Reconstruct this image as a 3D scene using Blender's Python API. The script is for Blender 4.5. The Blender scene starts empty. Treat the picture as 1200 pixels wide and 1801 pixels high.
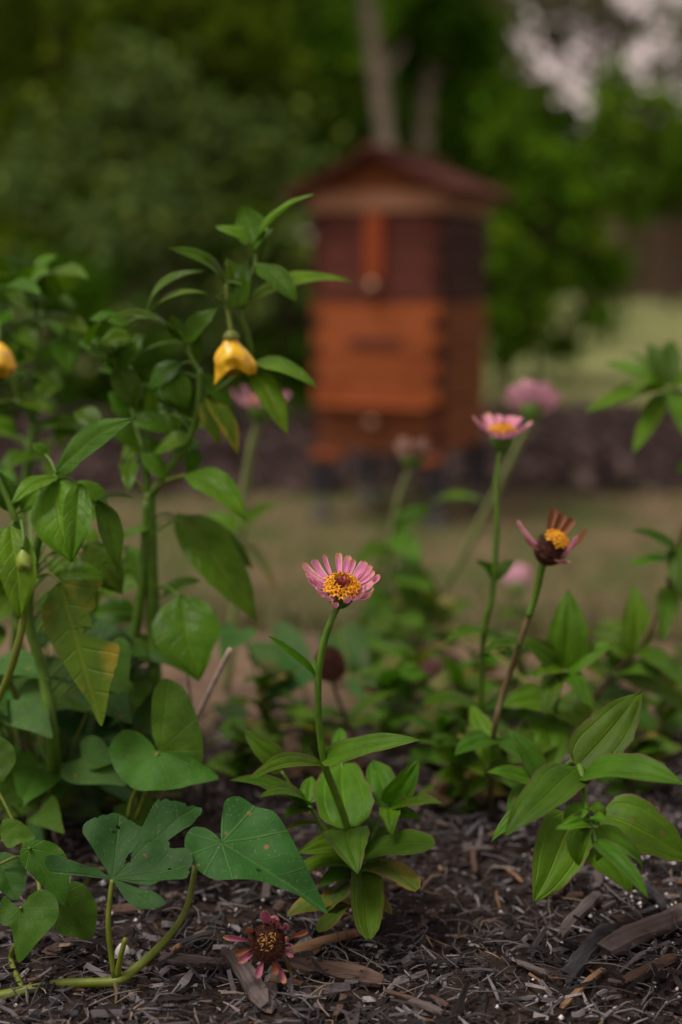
import bpy, math, random
import numpy as np
from mathutils import Vector, Matrix, noise
R_ = math.radians
rnd = random.Random(7)

# ------------------------------------------------------------------ camera, sky, sun, exposure
scn = bpy.context.scene
CAM = Vector((0, 0, 0.77)); PITCH = R_(9.55); FPX = 2501.0
cam_d = bpy.data.cameras.new('camera'); cam = bpy.data.objects.new('camera', cam_d)
scn.collection.objects.link(cam); scn.camera = cam
cam.location = CAM; cam.rotation_euler = (R_(90) - PITCH, 0, 0)
cam_d.sensor_fit = 'VERTICAL'; cam_d.sensor_height = 36; cam_d.lens = 50
cam_d.clip_start = 0.02; cam_d.clip_end = 3000
cam_d.dof.use_dof = True; cam_d.dof.focus_distance = 0.80; cam_d.dof.aperture_fstop = 3.2
cam_d.dof.aperture_blades = 0

SUN_EL, SUN_AZ = R_(66), R_(-115)          # azimuth measured from +Y towards +X
world = bpy.data.worlds.new('World'); scn.world = world; world.use_nodes = True
wn, wl = world.node_tree.nodes, world.node_tree.links
wn.clear()
sky = wn.new('ShaderNodeTexSky'); sky.sky_type = 'NISHITA'; sky.sun_disc = False
sky.sun_elevation = SUN_EL; sky.sun_rotation = SUN_AZ % (2 * math.pi)
sky.dust_density = 1.6; sky.ozone_density = 1.0; sky.air_density = 1.0
hs = wn.new('ShaderNodeHueSaturation'); hs.inputs['Saturation'].default_value = 0.18
tint = wn.new('ShaderNodeMix'); tint.data_type = 'RGBA'; tint.blend_type = 'MULTIPLY'
tint.inputs[0].default_value = 1.0; tint.inputs[7].default_value = (1.0, 0.77, 0.69, 1)
bg = wn.new('ShaderNodeBackground'); bg.inputs['Strength'].default_value = 0.10
wo = wn.new('ShaderNodeOutputWorld')
wl.new(sky.outputs[0], hs.inputs['Color']); wl.new(hs.outputs[0], tint.inputs[6])
wl.new(tint.outputs[2], bg.inputs['Color']); wl.new(bg.outputs[0], wo.inputs[0])
sun_d = bpy.data.lights.new('sun', 'SUN'); sun_d.energy = 1.5; sun_d.angle = R_(24); sun_d.color = (1, .93, .85)
sun = bpy.data.objects.new('sun', sun_d); scn.collection.objects.link(sun)
sd = Vector((math.sin(SUN_AZ) * math.cos(SUN_EL), math.cos(SUN_AZ) * math.cos(SUN_EL), math.sin(SUN_EL)))
sun.rotation_euler = (-sd).to_track_quat('-Z', 'Y').to_euler()
vs = scn.view_settings
vs.view_transform = 'Standard'; vs.look = 'None'; vs.gamma = 1; vs.exposure = 0.95; vs.use_curve_mapping = False
scn.render.engine = 'CYCLES'; scn.cycles.max_bounces = 6; scn.cycles.use_denoising = True
scn.cycles.transmission_bounces = 4; scn.cycles.transparent_max_bounces = 4

# ------------------------------------------------------------------ geometry helpers
CR, CU, CF = Vector((1, 0, 0)), Vector((0, math.sin(PITCH), math.cos(PITCH))), Vector((0, math.cos(PITCH), -math.sin(PITCH)))
def ray(px, py): return CF + CR * ((px - 600) / FPX) - CU * ((py - 900.5) / FPX)
def P(px, py, D): return CAM + ray(px, py) * D
def N3(n): return (CR * n[0] + CU * n[1] - CF * n[2]).normalized()
def sst(a, b, x):
    t = min(1, max(0, (x - a) / (b - a))); return t * t * (3 - 2 * t)
def ground(x, y):
    z = 0.376 * (1 - sst(1.0, 3.6, y + 0.10 * math.sin(x * 2.1)))
    k = sst(-.3, .2, y) * (1 - sst(1.5, 2.3, y)) * (1 - sst(.9, 1.6, abs(x)))
    if k > 0:
        z += k * (0.010 * noise.noise((x * 7, y * 7, 1)) + 0.005 * noise.noise((x * 21, y * 21, 4)) + .0022 * noise.noise((x * 70, y * 70, 9)))
        z += k * 0.02 * sst(.1, .5, x)
    m = sst(4.9, 6.3, y + .25 * math.sin(x * 1.3)) * (1 - sst(6.4, 8.2, y)) * (1 - sst(5, 8, abs(x)))
    z += m * (.11 + .03 * noise.noise((x * 1.7, y * 1.7, 3)))
    if y > 9: z += .0165 * (min(y, 46) - 9)
    z += .008 * noise.noise((x * .5, y * .5, 7)) * sst(2.4, 4, y) * (1 - sst(40, 60, y))
    return z
def G(x, y, h=0.0): return Vector((x, y, ground(x, y) + h))
def gray(px, py):
    d = ray(px, py); t = 0.3
    while t < 60:
        p = CAM + d * t
        if p.z <= ground(p.x, p.y): break
        t += max(.004, t * .006)
    return CAM + d * t

COL = scn.collection
def mesh_data(name, verts, faces, uvs=None, smooth=True):
    me = bpy.data.meshes.new(name)
    me.from_pydata([tuple(v) for v in verts], [], faces)
    if uvs is not None:
        ul = me.uv_layers.new(name='UVMap')
        vi = np.zeros(len(me.loops), dtype=np.int32); me.loops.foreach_get('vertex_index', vi)
        ul.data.foreach_set('uv', np.asarray(uvs, dtype=np.float32)[vi].ravel())
    if smooth: me.polygons.foreach_set('use_smooth', [True] * len(me.polygons))
    me.update()
    return me
def tag(o, label=None, cat=None, group=None, kind=None):
    if label: o['label'] = label
    if cat: o['category'] = cat
    if group: o['group'] = group
    if kind: o['kind'] = kind
    return o
class Thing:
    def __init__(self, name, label, cat, loc, group=None, rotz=0.0):
        self.o = bpy.data.objects.new(name, None); COL.objects.link(self.o)
        self.o.empty_display_size = .02
        self.o.location = loc; self.o.rotation_euler = (0, 0, rotz); self.base = Vector(loc); self.pts = []
        tag(self.o, label, cat, group)
    def part(self, name, geo, mat, parent=None, smooth=True, local=False, label=None, kind=None):
        v, f, uv = (geo + (None,))[:3]
        if not local: v = [Vector(p) - self.base for p in v]
        o = bpy.data.objects.new(name, mesh_data(name, v, f, uv, smooth)); COL.objects.link(o)
        if mat: o.data.materials.append(mat)
        o.parent = parent or self.o
        tag(o, label, kind=kind)
        return o
    def copy_part(self, src, name, M, parent=None):
        o = bpy.data.objects.new(name, src); COL.objects.link(o); o.parent = parent or self.o; o.matrix_local = M
        return o
def single(name, geo, mat, label=None, cat=None, group=None, kind=None, loc=None, smooth=True):
    v, f, uv = (geo + (None,))[:3]
    loc = Vector(loc) if loc is not None else Vector((0, 0, 0))
    o = bpy.data.objects.new(name, mesh_data(name, [Vector(p) - loc for p in v], f, uv, smooth)); COL.objects.link(o)
    o.location = loc
    if mat: o.data.materials.append(mat)
    return tag(o, label, cat, group, kind)

def spline(pts, n=6):
    pts = [Vector(p) for p in pts]
    if len(pts) < 3: return [pts[0].lerp(pts[-1], i / n) for i in range(n + 1)]
    e = [pts[0] * 2 - pts[1]] + pts + [pts[-1] * 2 - pts[-2]]; out = []
    for i in range(1, len(e) - 2):
        a, b, c, d = e[i - 1:i + 3]
        for k in range(n):
            t = k / n
            out.append(.5 * (2 * b + (c - a) * t + (2 * a - 5 * b + 4 * c - d) * t * t + (3 * b - a - 3 * c + d) * t ** 3))
    out.append(pts[-1]); return out
def tube(pts, r0, r1=None, seg=7, n=5, bumps=0.0, radii=None):
    c = spline(pts, n); r1 = r0 if r1 is None else r1; V, F, U = [], [], []
    t0 = (c[1] - c[0]).normalized(); a = t0.orthogonal().normalized()
    L = len(c)
    for i, p in enumerate(c):
        t = (c[min(i + 1, L - 1)] - c[max(i - 1, 0)]).normalized()
        a = (a - t * a.dot(t)).normalized(); b = t.cross(a)
        r = r0 + (r1 - r0) * i / (L - 1)
        if radii: 
            f = i / (L - 1) * (len(radii) - 1); k = min(int(f), len(radii) - 2); r = radii[k] + (radii[k + 1] - radii[k]) * (f - k)
        for j in range(seg):
            w = 2 * math.pi * j / seg
            rr = r * (1 + (bumps * noise.noise((p.x * 40 + j * 1.7, p.y * 40, p.z * 40)) if bumps else 0))
            V.append(p + (a * math.cos(w) + b * math.sin(w)) * rr); U.append((i / (L - 1), j / seg))
    for i in range(L - 1):
        for j in range(seg):
            k = (j + 1) % seg
            F.append((i * seg + j, i * seg + k, (i + 1) * seg + k, (i + 1) * seg + j))
    F.append(tuple(range(seg))[::-1]); F.append(tuple((L - 1) * seg + j for j in range(seg)))
    return V, F, U
def join(*geos):
    V, F, U = [], [], []
    for g in geos:
        o = len(V); V += list(g[0]); F += [tuple(i + o for i in f) for f in g[1]]
        U += list(g[2]) if len(g) > 2 and g[2] is not None else [(0, 0)] * len(g[0])
    return V, F, U
def box(x0, x1, y0, y1, z0, z1):
    return ([(x, y, z) for z in (z0, z1) for y in (y0, y1) for x in (x0, x1)],
            [(0, 2, 3, 1), (4, 5, 7, 6), (0, 1, 5, 4), (2, 6, 7, 3), (0, 4, 6, 2), (1, 3, 7, 5)])
def bevbox(x0, x1, y0, y1, z0, z1, b=.004):
    # box with chamfered edges
    V, F = [], []
    xs, ys, zs = (x0, x1), (y0, y1), (z0, z1)
    idx = {}
    for i in (0, 1):
        for j in (0, 1):
            for k in (0, 1):
                sx, sy, sz = (1 - 2 * i) * b, (1 - 2 * j) * b, (1 - 2 * k) * b
                for ax, p in enumerate(((xs[i], ys[j] + sy, zs[k] + sz), (xs[i] + sx, ys[j], zs[k] + sz), (xs[i] + sx, ys[j] + sy, zs[k]))):
                    idx[i, j, k, ax] = len(V); V.append(p)
    q = [(0, 0), (1, 0), (1, 1), (0, 1)]
    for s in (0, 1):
        F.append(tuple(idx[s, a, c, 0] for a, c in (q if s else q[::-1])))
        F.append(tuple(idx[a, s, c, 1] for a, c in (q[::-1] if s else q)))
        F.append(tuple(idx[a, c, s, 2] for a, c in (q if s else q[::-1])))
    for s in (0, 1):
        for t in (0, 1):
            F.append((idx[s, t, 0, 0], idx[s, t, 0, 1], idx[s, t, 1, 1], idx[s, t, 1, 0]))
            F.append((idx[s, 0, t, 0], idx[s, 0, t, 2], idx[s, 1, t, 2], idx[s, 1, t, 0]))
            F.append((idx[0, s, t, 1], idx[0, s, t, 2], idx[1, s, t, 2], idx[1, s, t, 1]))
    for i in (0, 1):
        for j in (0, 1):
            for k in (0, 1): F.append((idx[i, j, k, 0], idx[i, j, k, 1], idx[i, j, k, 2]))
    return V, F

SH = {'zinnia': (.34, .85), 'pepper': (.72, 1.02), 'lance': (.75, .9), 'blunt': (.4, .38), 'bract': (.5, 1.3)}
def leaf_geo(base, tip, width, nrm, shape='zinnia', bend=.10, fold=.18, wave=.03, sag=0.0, nu=16, nv=12, quilt=.0, seed=None, twist=0.0, curl=0.0, rag=0.10):
    base, tip = Vector(base), Vector(tip); ax = tip - base; L = ax.length; ax.normalize()
    n = Vector(nrm); n = (n - ax * n.dot(ax))
    n = n.normalized() if n.length > 1e-4 else ax.orthogonal().normalized()
    sd = rnd.random() * 100 if seed is None else seed
    a, b = SH[shape]; um = a / (a + b); wm = um ** a * (1 - um) ** b
    V, F, U = [], [], []
    side0 = ax.cross(n)
    def c(u): return base + ax * L * u + n * (bend * L * 4 * u * (1 - u) - sag * L * (u * u - u)) + side0 * L * .05 * math.sin(sd + 3.1 * u) * u * (1 - u) * 4 * .5
    for i in range(nu + 1):
        u = i / nu; uu = .004 + .993 * u
        w = .5 * width * (uu ** a * (1 - uu) ** b) / wm
        t = (c(min(u + .02, 1)) - c(max(u - .02, 0))).normalized()
        nn = (n - t * n.dot(t)).normalized(); tw = twist * (u - .3)
        nn = (Matrix.Rotation(tw, 3, t) @ nn); s = t.cross(nn)
        for j in range(nv + 1):
            v = 2 * j / nv - 1; av = abs(v)
            wj = w * (1 + rag * noise.noise((sd, u * 9, v * 2 + 5)) * av)
            hgt = fold * av * w - curl * (av ** 2.5) * w
            hgt += wave * width * math.sin(u * 11 + sd + (2.1 if v > 0 else 0)) * av * av
            hgt += quilt * width * (abs(math.sin((u * 6.5 - av * 1.1) * math.pi)) ** .7) * math.sin(math.pi * min(1, av * 1.15)) 
            if shape == 'zinnia': hgt += .045 * width * abs(math.sin(math.pi * av / .66)) ** .8 * math.sin(math.pi * min(1, u + .05)) * (1 if av < .66 else .5)
            hgt += .045 * width * noise.noise((u * 4 + sd, v * 2.5, 2))
            lat = wj * v * (1 - .10 * fold * av)
            V.append(c(u) + s * lat + nn * hgt); U.append((u, .5 + .5 * v))
    m = nv + 1
    for i in range(nu):
        for j in range(nv): F.append((i * m + j, i * m + j + 1, (i + 1) * m + j + 1, (i + 1) * m + j))
    return V, F, U
def traced_geo(outline, cpx, D, ncam, bpx, tpx, bend=.12, fold=.1, wave=.02, rings=7, palm=True, jag=0.0, sub=4, holes=()):
    """a leaf blade from its outline, laid on a plane of its own distance and tilt, then cupped and folded"""
    n = N3(ncam); o = P(cpx[0], cpx[1], D)
    def hit(px, py):
        d = ray(px, py); return CAM + d * ((o - CAM).dot(n) / d.dot(n))
    pts = [hit(*q) for q in outline]; B, T = hit(*bpx), hit(*tpx)
    k = len(pts); sm = []
    for i in range(k):
        a, b, c2, d = pts[i - 1], pts[i], pts[(i + 1) % k], pts[(i + 2) % k]
        for s in range(sub):
            t = s / sub
            p = .5 * (2 * b + (c2 - a) * t + (2 * a - 5 * b + 4 * c2 - d) * t * t + (3 * b - a - 3 * c2 + d) * t ** 3)
            sm.append(b.lerp(c2, t).lerp(p, .8))
    ax = (T - B); L = ax.length; ax.normalize(); sy = n.cross(ax); Rm = max((p - B).length for p in sm); sd = rnd.random() * 50
    V, F, U = [], [], []
    for r in range(rings + 1):
        for j, p in enumerate(sm):
            q = o.lerp(p, r / rings) if r else o
            if jag and r == rings: q = q.lerp(o, jag * max(0, noise.noise((j * .9 + sd, 0, 0))))
            x, y = (q - B).dot(ax), (q - B).dot(sy)
            h = fold * abs(y) - bend * ((x / Rm) ** 2 + .6 * (y / Rm) ** 2) * Rm + wave * Rm * noise.noise((x / Rm * 3.2 + sd, y / Rm * 3.2, 1)) * (.3 + .7 * r / rings)
            h += .007 * Rm * abs(math.sin(math.atan2(y, x) * 4.36)) * min(1, math.hypot(x, y) / Rm * 2)
            V.append(q + n * h)
            U.append((.5 + x / (2 * Rm), .5 + y / (2 * Rm)) if palm else (x / L, .5 + .5 * y / (Rm * .4)))
    m = len(sm)
    for r in range(rings):
        for j in range(m):
            k2 = (j + 1) % m
            F.append((r * m + j, r * m + k2, (r + 1) * m + k2, (r + 1) * m + j) if r else (0, m + k2, m + j))
    if holes:
        hp = [(hit(x, y), rr / FPX * D) for x, y, rr in holes]
        F = [f for f in F if not any((sum((V[i] for i in f), Vector()) / len(f) - h).length < rr * (1 + .4 * noise.noise(V[f[0]] * 900)) for h, rr in hp)]
    return V, F, U
HEART = [(0.0, 0), (-.10, .10), (-.22, .24), (-.20, .42), (-.02, .52), (.22, .50), (.48, .36), (.75, .17), (1, 0), (.75, -.17), (.48, -.36), (.22, -.50), (-.02, -.52), (-.20, -.42), (-.22, -.24), (-.10, -.10)]
def heart_geo(base, tip, width, nrm, bend=.12, fold=.12, wave=.03, rings=6):
    base, tip = Vector(base), Vector(tip); ax = tip - base; L = ax.length; ax.normalize()
    n = Vector(nrm); n = (n - ax * n.dot(ax)).normalized(); s = n.cross(ax); sd = rnd.random() * 60
    k = len(HEART); sm = []
    for i in range(k):
        a, b, c2, d = [Vector(HEART[q % k]) for q in (i - 1, i, i + 1, i + 2)]
        for t in (0, .33, .67):
            sm.append(.5 * (2 * b + (c2 - a) * t + (2 * a - 5 * b + 4 * c2 - d) * t * t + (3 * b - a - 3 * c2 + d) * t ** 3))
    V, F, U = [], [], []; ws = width / L
    for r in range(rings + 1):
        for j, q in enumerate(sm):
            x, y = q.x * r / rings, q.y * r / rings * ws
            h = fold * abs(y) - bend * (x * x + .6 * y * y) + wave * noise.noise((x * 3 + sd, y * 3, 0)) + .006 * abs(math.sin(math.atan2(y, x + 1e-6) * 4.36)) * min(1, math.hypot(x, y) * 2)
            V.append(base + ax * x * L + s * y * L + n * h * L); U.append((.5 + x / 2, .5 + y / 2))
    m = len(sm)
    for r in range(rings):
        for j in range(m):
            k2 = (j + 1) % m
            F.append((r * m + j, r * m + k2, (r + 1) * m + k2, (r + 1) * m + j) if r else (0, m + k2, m + j))
    return V, F, U

# ------------------------------------------------------------------ materials
class NT:
    def __init__(self, name, rough=.6, spec=.3):
        self.m = bpy.data.materials.new(name); self.m.use_nodes = True
        self.n, self.l = self.m.node_tree.nodes, self.m.node_tree.links
        self.b = self.n['Principled BSDF']; self.out = self.n['Material Output']
        self.b.inputs['Roughness'].default_value = rough; self.b.inputs['Specular IOR Level'].default_value = spec
    def _set(self, s, v):
        if hasattr(v, 'is_output'): self.l.new(v, s)
        elif v is not None: s.default_value = v
    def node(self, t, **k):
        n = self.n.new(t)
        for a, v in k.items(): setattr(n, a, v)
        return n
    def math(self, op, a, b=None, c=None):
        n = self.node('ShaderNodeMath', operation=op)
        for i, v in enumerate((a, b, c)): self._set(n.inputs[i], v)
        return n.outputs[0]
    def mix(self, f, a, b, mode='MIX'):
        n = self.node('ShaderNodeMix', data_type='RGBA', blend_type=mode)
        c4 = lambda c: c if hasattr(c, 'is_output') else (*c[:3], 1)
        self._set(n.inputs[0], f); self._set(n.inputs[6], c4(a)); self._set(n.inputs[7], c4(b)); return n.outputs[2]
    def step(self, x, a, b):
        n = self.node('ShaderNodeMapRange', interpolation_type='SMOOTHSTEP')
        self._set(n.inputs[0], x); n.inputs[1].default_value = a; n.inputs[2].default_value = b; return n.outputs[0]
    def noise(self, vec, scale, detail=3, rough=.55, dist=0):
        n = self.node('ShaderNodeTexNoise'); n.inputs['Scale'].default_value = scale; n.inputs['Detail'].default_value = detail
        n.inputs['Roughness'].default_value = rough; n.inputs['Distortion'].default_value = dist
        if vec is not None: self.l.new(vec, n.inputs['Vector'])
        return n.outputs['Fac']
    def ramp(self, f, stops):
        n = self.node('ShaderNodeValToRGB'); e = n.color_ramp.elements
        while len(e) < len(stops): e.new(.5)
        for i, (p, c) in enumerate(stops): e[i].position = p; e[i].color = (*c, 1)
        self._set(n.inputs[0], f); return n.outputs[0]
    def coord(self, w): return self.node('ShaderNodeTexCoord').outputs[w]
    def mapping(self, vec, scale):
        n = self.node('ShaderNodeMapping'); n.inputs['Scale'].default_value = scale; self.l.new(vec, n.inputs[0]); return n.outputs[0]
    def pos(self): return self.node('ShaderNodeNewGeometry').outputs['Position']
    def island(self): return self.node('ShaderNodeNewGeometry').outputs['Random Per Island']
    def orand(self): return self.node('ShaderNodeObjectInfo').outputs['Random']
    def bump(self, h, strength=.3, dist=.001):
        n = self.node('ShaderNodeBump'); n.inputs['Strength'].default_value = strength; n.inputs['Distance'].default_value = dist
        self.l.new(h, n.inputs['Height']); self.l.new(n.outputs[0], self.b.inputs['Normal']); return n.outputs[0]
    def color(self, c): self._set(self.b.inputs['Base Color'], c if hasattr(c, 'is_output') else (*c, 1)); self.c = c
    def rough(self, v): self._set(self.b.inputs['Roughness'], v)
    def translucent(self, f, gain=(1.1, 1.25, .6)):
        t = self.node('ShaderNodeBsdfTranslucent'); self._set(t.inputs[0], self.mix(1.0, self.c, gain, 'MULTIPLY'))
        m = self.node('ShaderNodeMixShader'); m.inputs[0].default_value = f
        self.l.new(self.b.outputs[0], m.inputs[1]); self.l.new(t.outputs[0], m.inputs[2]); self.l.new(m.outputs[0], self.out.inputs[0])
    def hsv(self, c, h, s, v):
        n = self.node('ShaderNodeHueSaturation'); self._set(n.inputs['Color'], c)
        self._set(n.inputs['Hue'], h); self._set(n.inputs['Saturation'], s); self._set(n.inputs['Value'], v); return n.outputs[0]

def leaf_mat(name, base, vein, kind='pinnate', nside=7.0, veinamt=.5, spots=.0, spotcol=(.16, .09, .04), yellow=None, trans=.28, rough=.5, spec=.3, edge=None, dust=0.0):
    t = NT(name, rough, spec)
    uv = t.coord('UV'); sp = t.node('ShaderNodeSeparateXYZ'); t.l.new(uv, sp.inputs[0]); U, Vv = sp.outputs[0], sp.outputs[1]
    y = t.math('SUBTRACT', Vv, .5); pos = t.pos()
    if kind == 'palmate':
        x = t.math('SUBTRACT', U, .5)
        r = t.math('SQRT', t.math('ADD', t.math('MULTIPLY', x, x), t.math('MULTIPLY', y, y)))
        a = t.math('PINGPONG', t.math('ARCTAN2', y, x), .36)
        d = t.math('MULTIPLY', r, t.math('SINE', a))
        main = t.math('SUBTRACT', 1, t.step(d, .001, .0065))
        sec = t.math('PINGPONG', t.math('SUBTRACT', t.math('MULTIPLY', r, 8), t.math('MULTIPLY', a, 3.0)), .5)
        sec = t.math('MULTIPLY', t.math('SUBTRACT', 1, t.step(sec, .0, .055)), .35)
    else:
        av = t.math('MULTIPLY', t.math('ABSOLUTE', y), 2)
        main = t.math('SUBTRACT', 1, t.step(av, .012, .075))
        if kind == 'parallel':
            s1 = t.math('PINGPONG', t.math('ADD', t.math('MULTIPLY', av, 1.0), .0), .33)
            sec = t.math('MULTIPLY', t.math('SUBTRACT', 1, t.step(s1, .0, .075)), .5)
        else:
            wob = t.math('MULTIPLY', t.noise(uv, 6), .25)
            s1 = t.math('PINGPONG', t.math('ADD', t.math('SUBTRACT', t.math('MULTIPLY', U, nside), t.math('MULTIPLY', av, 1.5)), wob), .5)
            sec = t.math('MULTIPLY', t.math('SUBTRACT', 1, t.step(s1, .0, .09)), .5)
    v = t.math('MAXIMUM', main, sec)
    n1 = t.noise(pos, 45, 4); n2 = t.noise(pos, 260, 3)
    dark = tuple(c * .62 for c in base); lite = (base[0] * 1.45, base[1] * 1.3, base[2] * 1.35)
    c = t.ramp(n1, [(.25, dark), (.55, base), (.85, lite)])
    c = t.mix(t.math('MULTIPLY', t.step(n2, .45, .75), .25), c, lite)
    if yellow:
        ye = t.math('ADD', t.math('MULTIPLY', t.noise(pos, 38, 4), 1.1), t.math('MULTIPLY', t.math('ABSOLUTE', y), .5))
        c = t.mix(t.step(ye, yellow[0] - .14, yellow[0] + .22), c, yellow[1])
        c = t.mix(t.step(ye, yellow[0] + .19, yellow[0] + .34), c, yellow[2])
    c = t.mix(t.math('MULTIPLY', v, veinamt), c, vein)
    if spots:
        vo = t.node('ShaderNodeTexVoronoi'); vo.inputs['Scale'].default_value = 115; t.l.new(pos, vo.inputs['Vector'])
        sm = t.math('MULTIPLY', t.math('SUBTRACT', 1, t.step(vo.outputs['Distance'], .10, .22)), t.step(t.noise(pos, 70, 1), .62 - spots * .1, .66 - spots * .1))
        c = t.mix(sm, c, spotcol)
    if dust: c = t.mix(t.math('MULTIPLY', t.step(t.noise(pos, 600, 2), .62, .70), dust), c, (.4, .4, .34))
    if edge: c = t.mix(t.step(t.math('MULTIPLY', t.math('ABSOLUTE', y), 2), .90, .99), c, edge)
    rn = t.orand()
    c = t.hsv(c, t.math('ADD', .483, t.math('MULTIPLY', rn, .03)), 1.0, t.math('ADD', .66, t.math('MULTIPLY', t.math('FRACT', t.math('MULTIPLY', rn, 7.3)), .62)))
    t.color(c); t.bump(t.math('ADD', t.math('MULTIPLY', v, -1.0), t.math('MULTIPLY', n2, .5)), .35 if kind == 'palmate' else .6, .0011)
    t.rough(t.math('ADD', rough - .08, t.math('MULTIPLY', n1, .2)))
    t.translucent(trans); return t.m
def simple(name, c0, c1, scale=60, rough=.6, spec=.3, bump=.3, trans=0, stretch=None, isl=False, dist=.001):
    t = NT(name, rough, spec); vec = t.coord('Object') if stretch else t.pos()
    if stretch: vec = t.mapping(vec, stretch)
    n = t.noise(vec, scale, 5, .6); c = t.mix(t.step(n, .3, .7), c0, c1)
    if isl: c = t.hsv(c, t.math('ADD', .47, t.math('MULTIPLY', t.island(), .06)), 1.0, t.math('ADD', .5, t.math('MULTIPLY', t.math('FRACT', t.math('MULTIPLY', t.island(), 9.1)), 1.0)))
    t.color(c)
    if bump: t.bump(n, bump, dist)
    if trans: t.translucent(trans)
    return t.m
M = {}
M['zin'] = leaf_mat('zinnia_leaf', (.050, .140, .0025), (.115, .225, .011), 'parallel', veinamt=.5, edge=(.10, .075, .03), spots=.25, dust=.06, spec=.18, rough=.5)
M['zinold'] = leaf_mat('zinnia_old_leaf', (.065, .125, .008), (.14, .19, .03), 'parallel', veinamt=.4, yellow=(.70, (.22, .17, .03), (.15, .07, .025)), edge=(.2, .11, .04))
M['pep'] = leaf_mat('pepper_leaf', (.052, .135, .003), (.13, .23, .018), 'pinnate', 6.5, veinamt=.45, spec=.16, rough=.38)
M['pepl'] = leaf_mat('pepper_young_leaf', (.068, .170, .004), (.17, .28, .022), 'pinnate', 6.5, veinamt=.5, spec=.18, rough=.42)
M['pepy'] = leaf_mat('pepper_yellow_leaf', (.075, .155, .008), (.22, .24, .03), 'pinnate', 6.5, veinamt=.2, yellow=(.72, (.32, .25, .025), (.15, .075, .025)), spec=.15)
M['pot'] = leaf_mat('potato_leaf', (.026, .092, .013), (.075, .16, .035), 'palmate', veinamt=.32, spots=.5, dust=.12, spec=.16, rough=.55, trans=.2)
M['potl'] = leaf_mat('potato_young_leaf', (.038, .112, .006), (.09, .18, .025), 'palmate', veinamt=.32, spots=.45, dust=.08, spec=.14, rough=.5)
M['stemg'] = simple('green_stem', (.05, .125, .008), (.085, .17, .015), 90, .5, .3, .25)
M['stemp'] = simple('pale_stem', (.14, .19, .06), (.19, .23, .085), 90, .6, .3, .25)
M['stemb'] = simple('brown_stem', (.085, .06, .025), (.12, .10, .04), 90, .6, .3, .25)
M['stemv'] = simple('vine_stem', (.075, .11, .008), (.115, .15, .015), 70, .5, .3, .3)
M['twig'] = simple('dry_twig', (.32, .24, .20), (.48, .39, .33), 120, .8, .2, .4)
M['cup'] = simple('zinnia_cup', (.06, .14, .018), (.10, .19, .03), 200, .5, .3, .3)
M['cupd'] = simple('dried_cup', (.06, .045, .02), (.12, .09, .03), 200, .7, .3, .3)
def petal_mat(name, base, deep, edge, tip, amt=.5, trans=.25):
    t = NT(name, .55, .25); uv = t.coord('UV'); sp = t.node('ShaderNodeSeparateXYZ'); t.l.new(uv, sp.inputs[0])
    U, y = sp.outputs[0], t.math('MULTIPLY', t.math('ABSOLUTE', t.math('SUBTRACT', sp.outputs[1], .5)), 2)
    st = t.noise(t.mapping(uv, (3, 26, 1)), 1.0, 3); pos = t.pos()
    c = t.mix(t.step(st, .3, .7), base, deep)
    nz = t.noise(pos, 260, 3)
    c = t.mix(t.math('MULTIPLY', t.step(t.math('ADD', y, t.math('MULTIPLY', t.math('SUBTRACT', nz, .5), .7)), .50, .92), amt), c, edge)
    k = t.step(t.math('ADD', t.math('MULTIPLY', U, .55), t.math('MULTIPLY', t.noise(pos, 150, 3), .75)), .78, .95)
    c = t.mix(t.math('MULTIPLY', k, amt), c, tip)
    t.color(c); t.bump(st, .35, .0006); t.translucent(trans, (1.05, .9, 1)); return t.m
M['pink'] = petal_mat('pink_petal', (.70, .27, .47), (.54, .14, .35), (.80, .58, .48), (.64, .38, .22), .85)
M['pinkb'] = petal_mat('soft_pink_petal', (.74, .47, .57), (.64, .34, .46), (.66, .36, .36), (.58, .30, .26), .4)
M['pinkd'] = petal_mat('withered_petal', (.38, .12, .20), (.24, .055, .115), (.36, .20, .11), (.34, .19, .09), .95)
M['tan'] = petal_mat('brown_petal', (.26, .10, .045), (.17, .06, .03), (.30, .15, .07), (.2, .09, .04), .8)
M['plum'] = petal_mat('plum_petal', (.16, .035, .085), (.10, .02, .05), (.18, .07, .07), (.14, .06, .04), .6)
M['tand'] = petal_mat('dead_leaf', (.10, .065, .035), (.07, .04, .02), (.13, .09, .05), (.09, .05, .025), .8)
M['tanl'] = petal_mat('dry_tan_petal', (.30, .19, .14), (.22, .12, .09), (.36, .24, .18), (.26, .15, .10), .8)
M['flor'] = simple('yellow_floret', (.66, .30, .010), (.80, .42, .02), 500, .5, .3, 0, trans=.1, isl=False)
M['florc'] = simple('red_floret', (.22, .03, .03), (.36, .07, .05), 600, .6, .3, .4)
M['cone'] = simple('seed_cone', (.022, .008, .005), (.075, .024, .011), 500, .75, .25, .6)
M['straw'] = simple('dry_floret', (.38, .20, .05), (.5, .28, .07), 500, .6, .2, 0)

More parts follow.
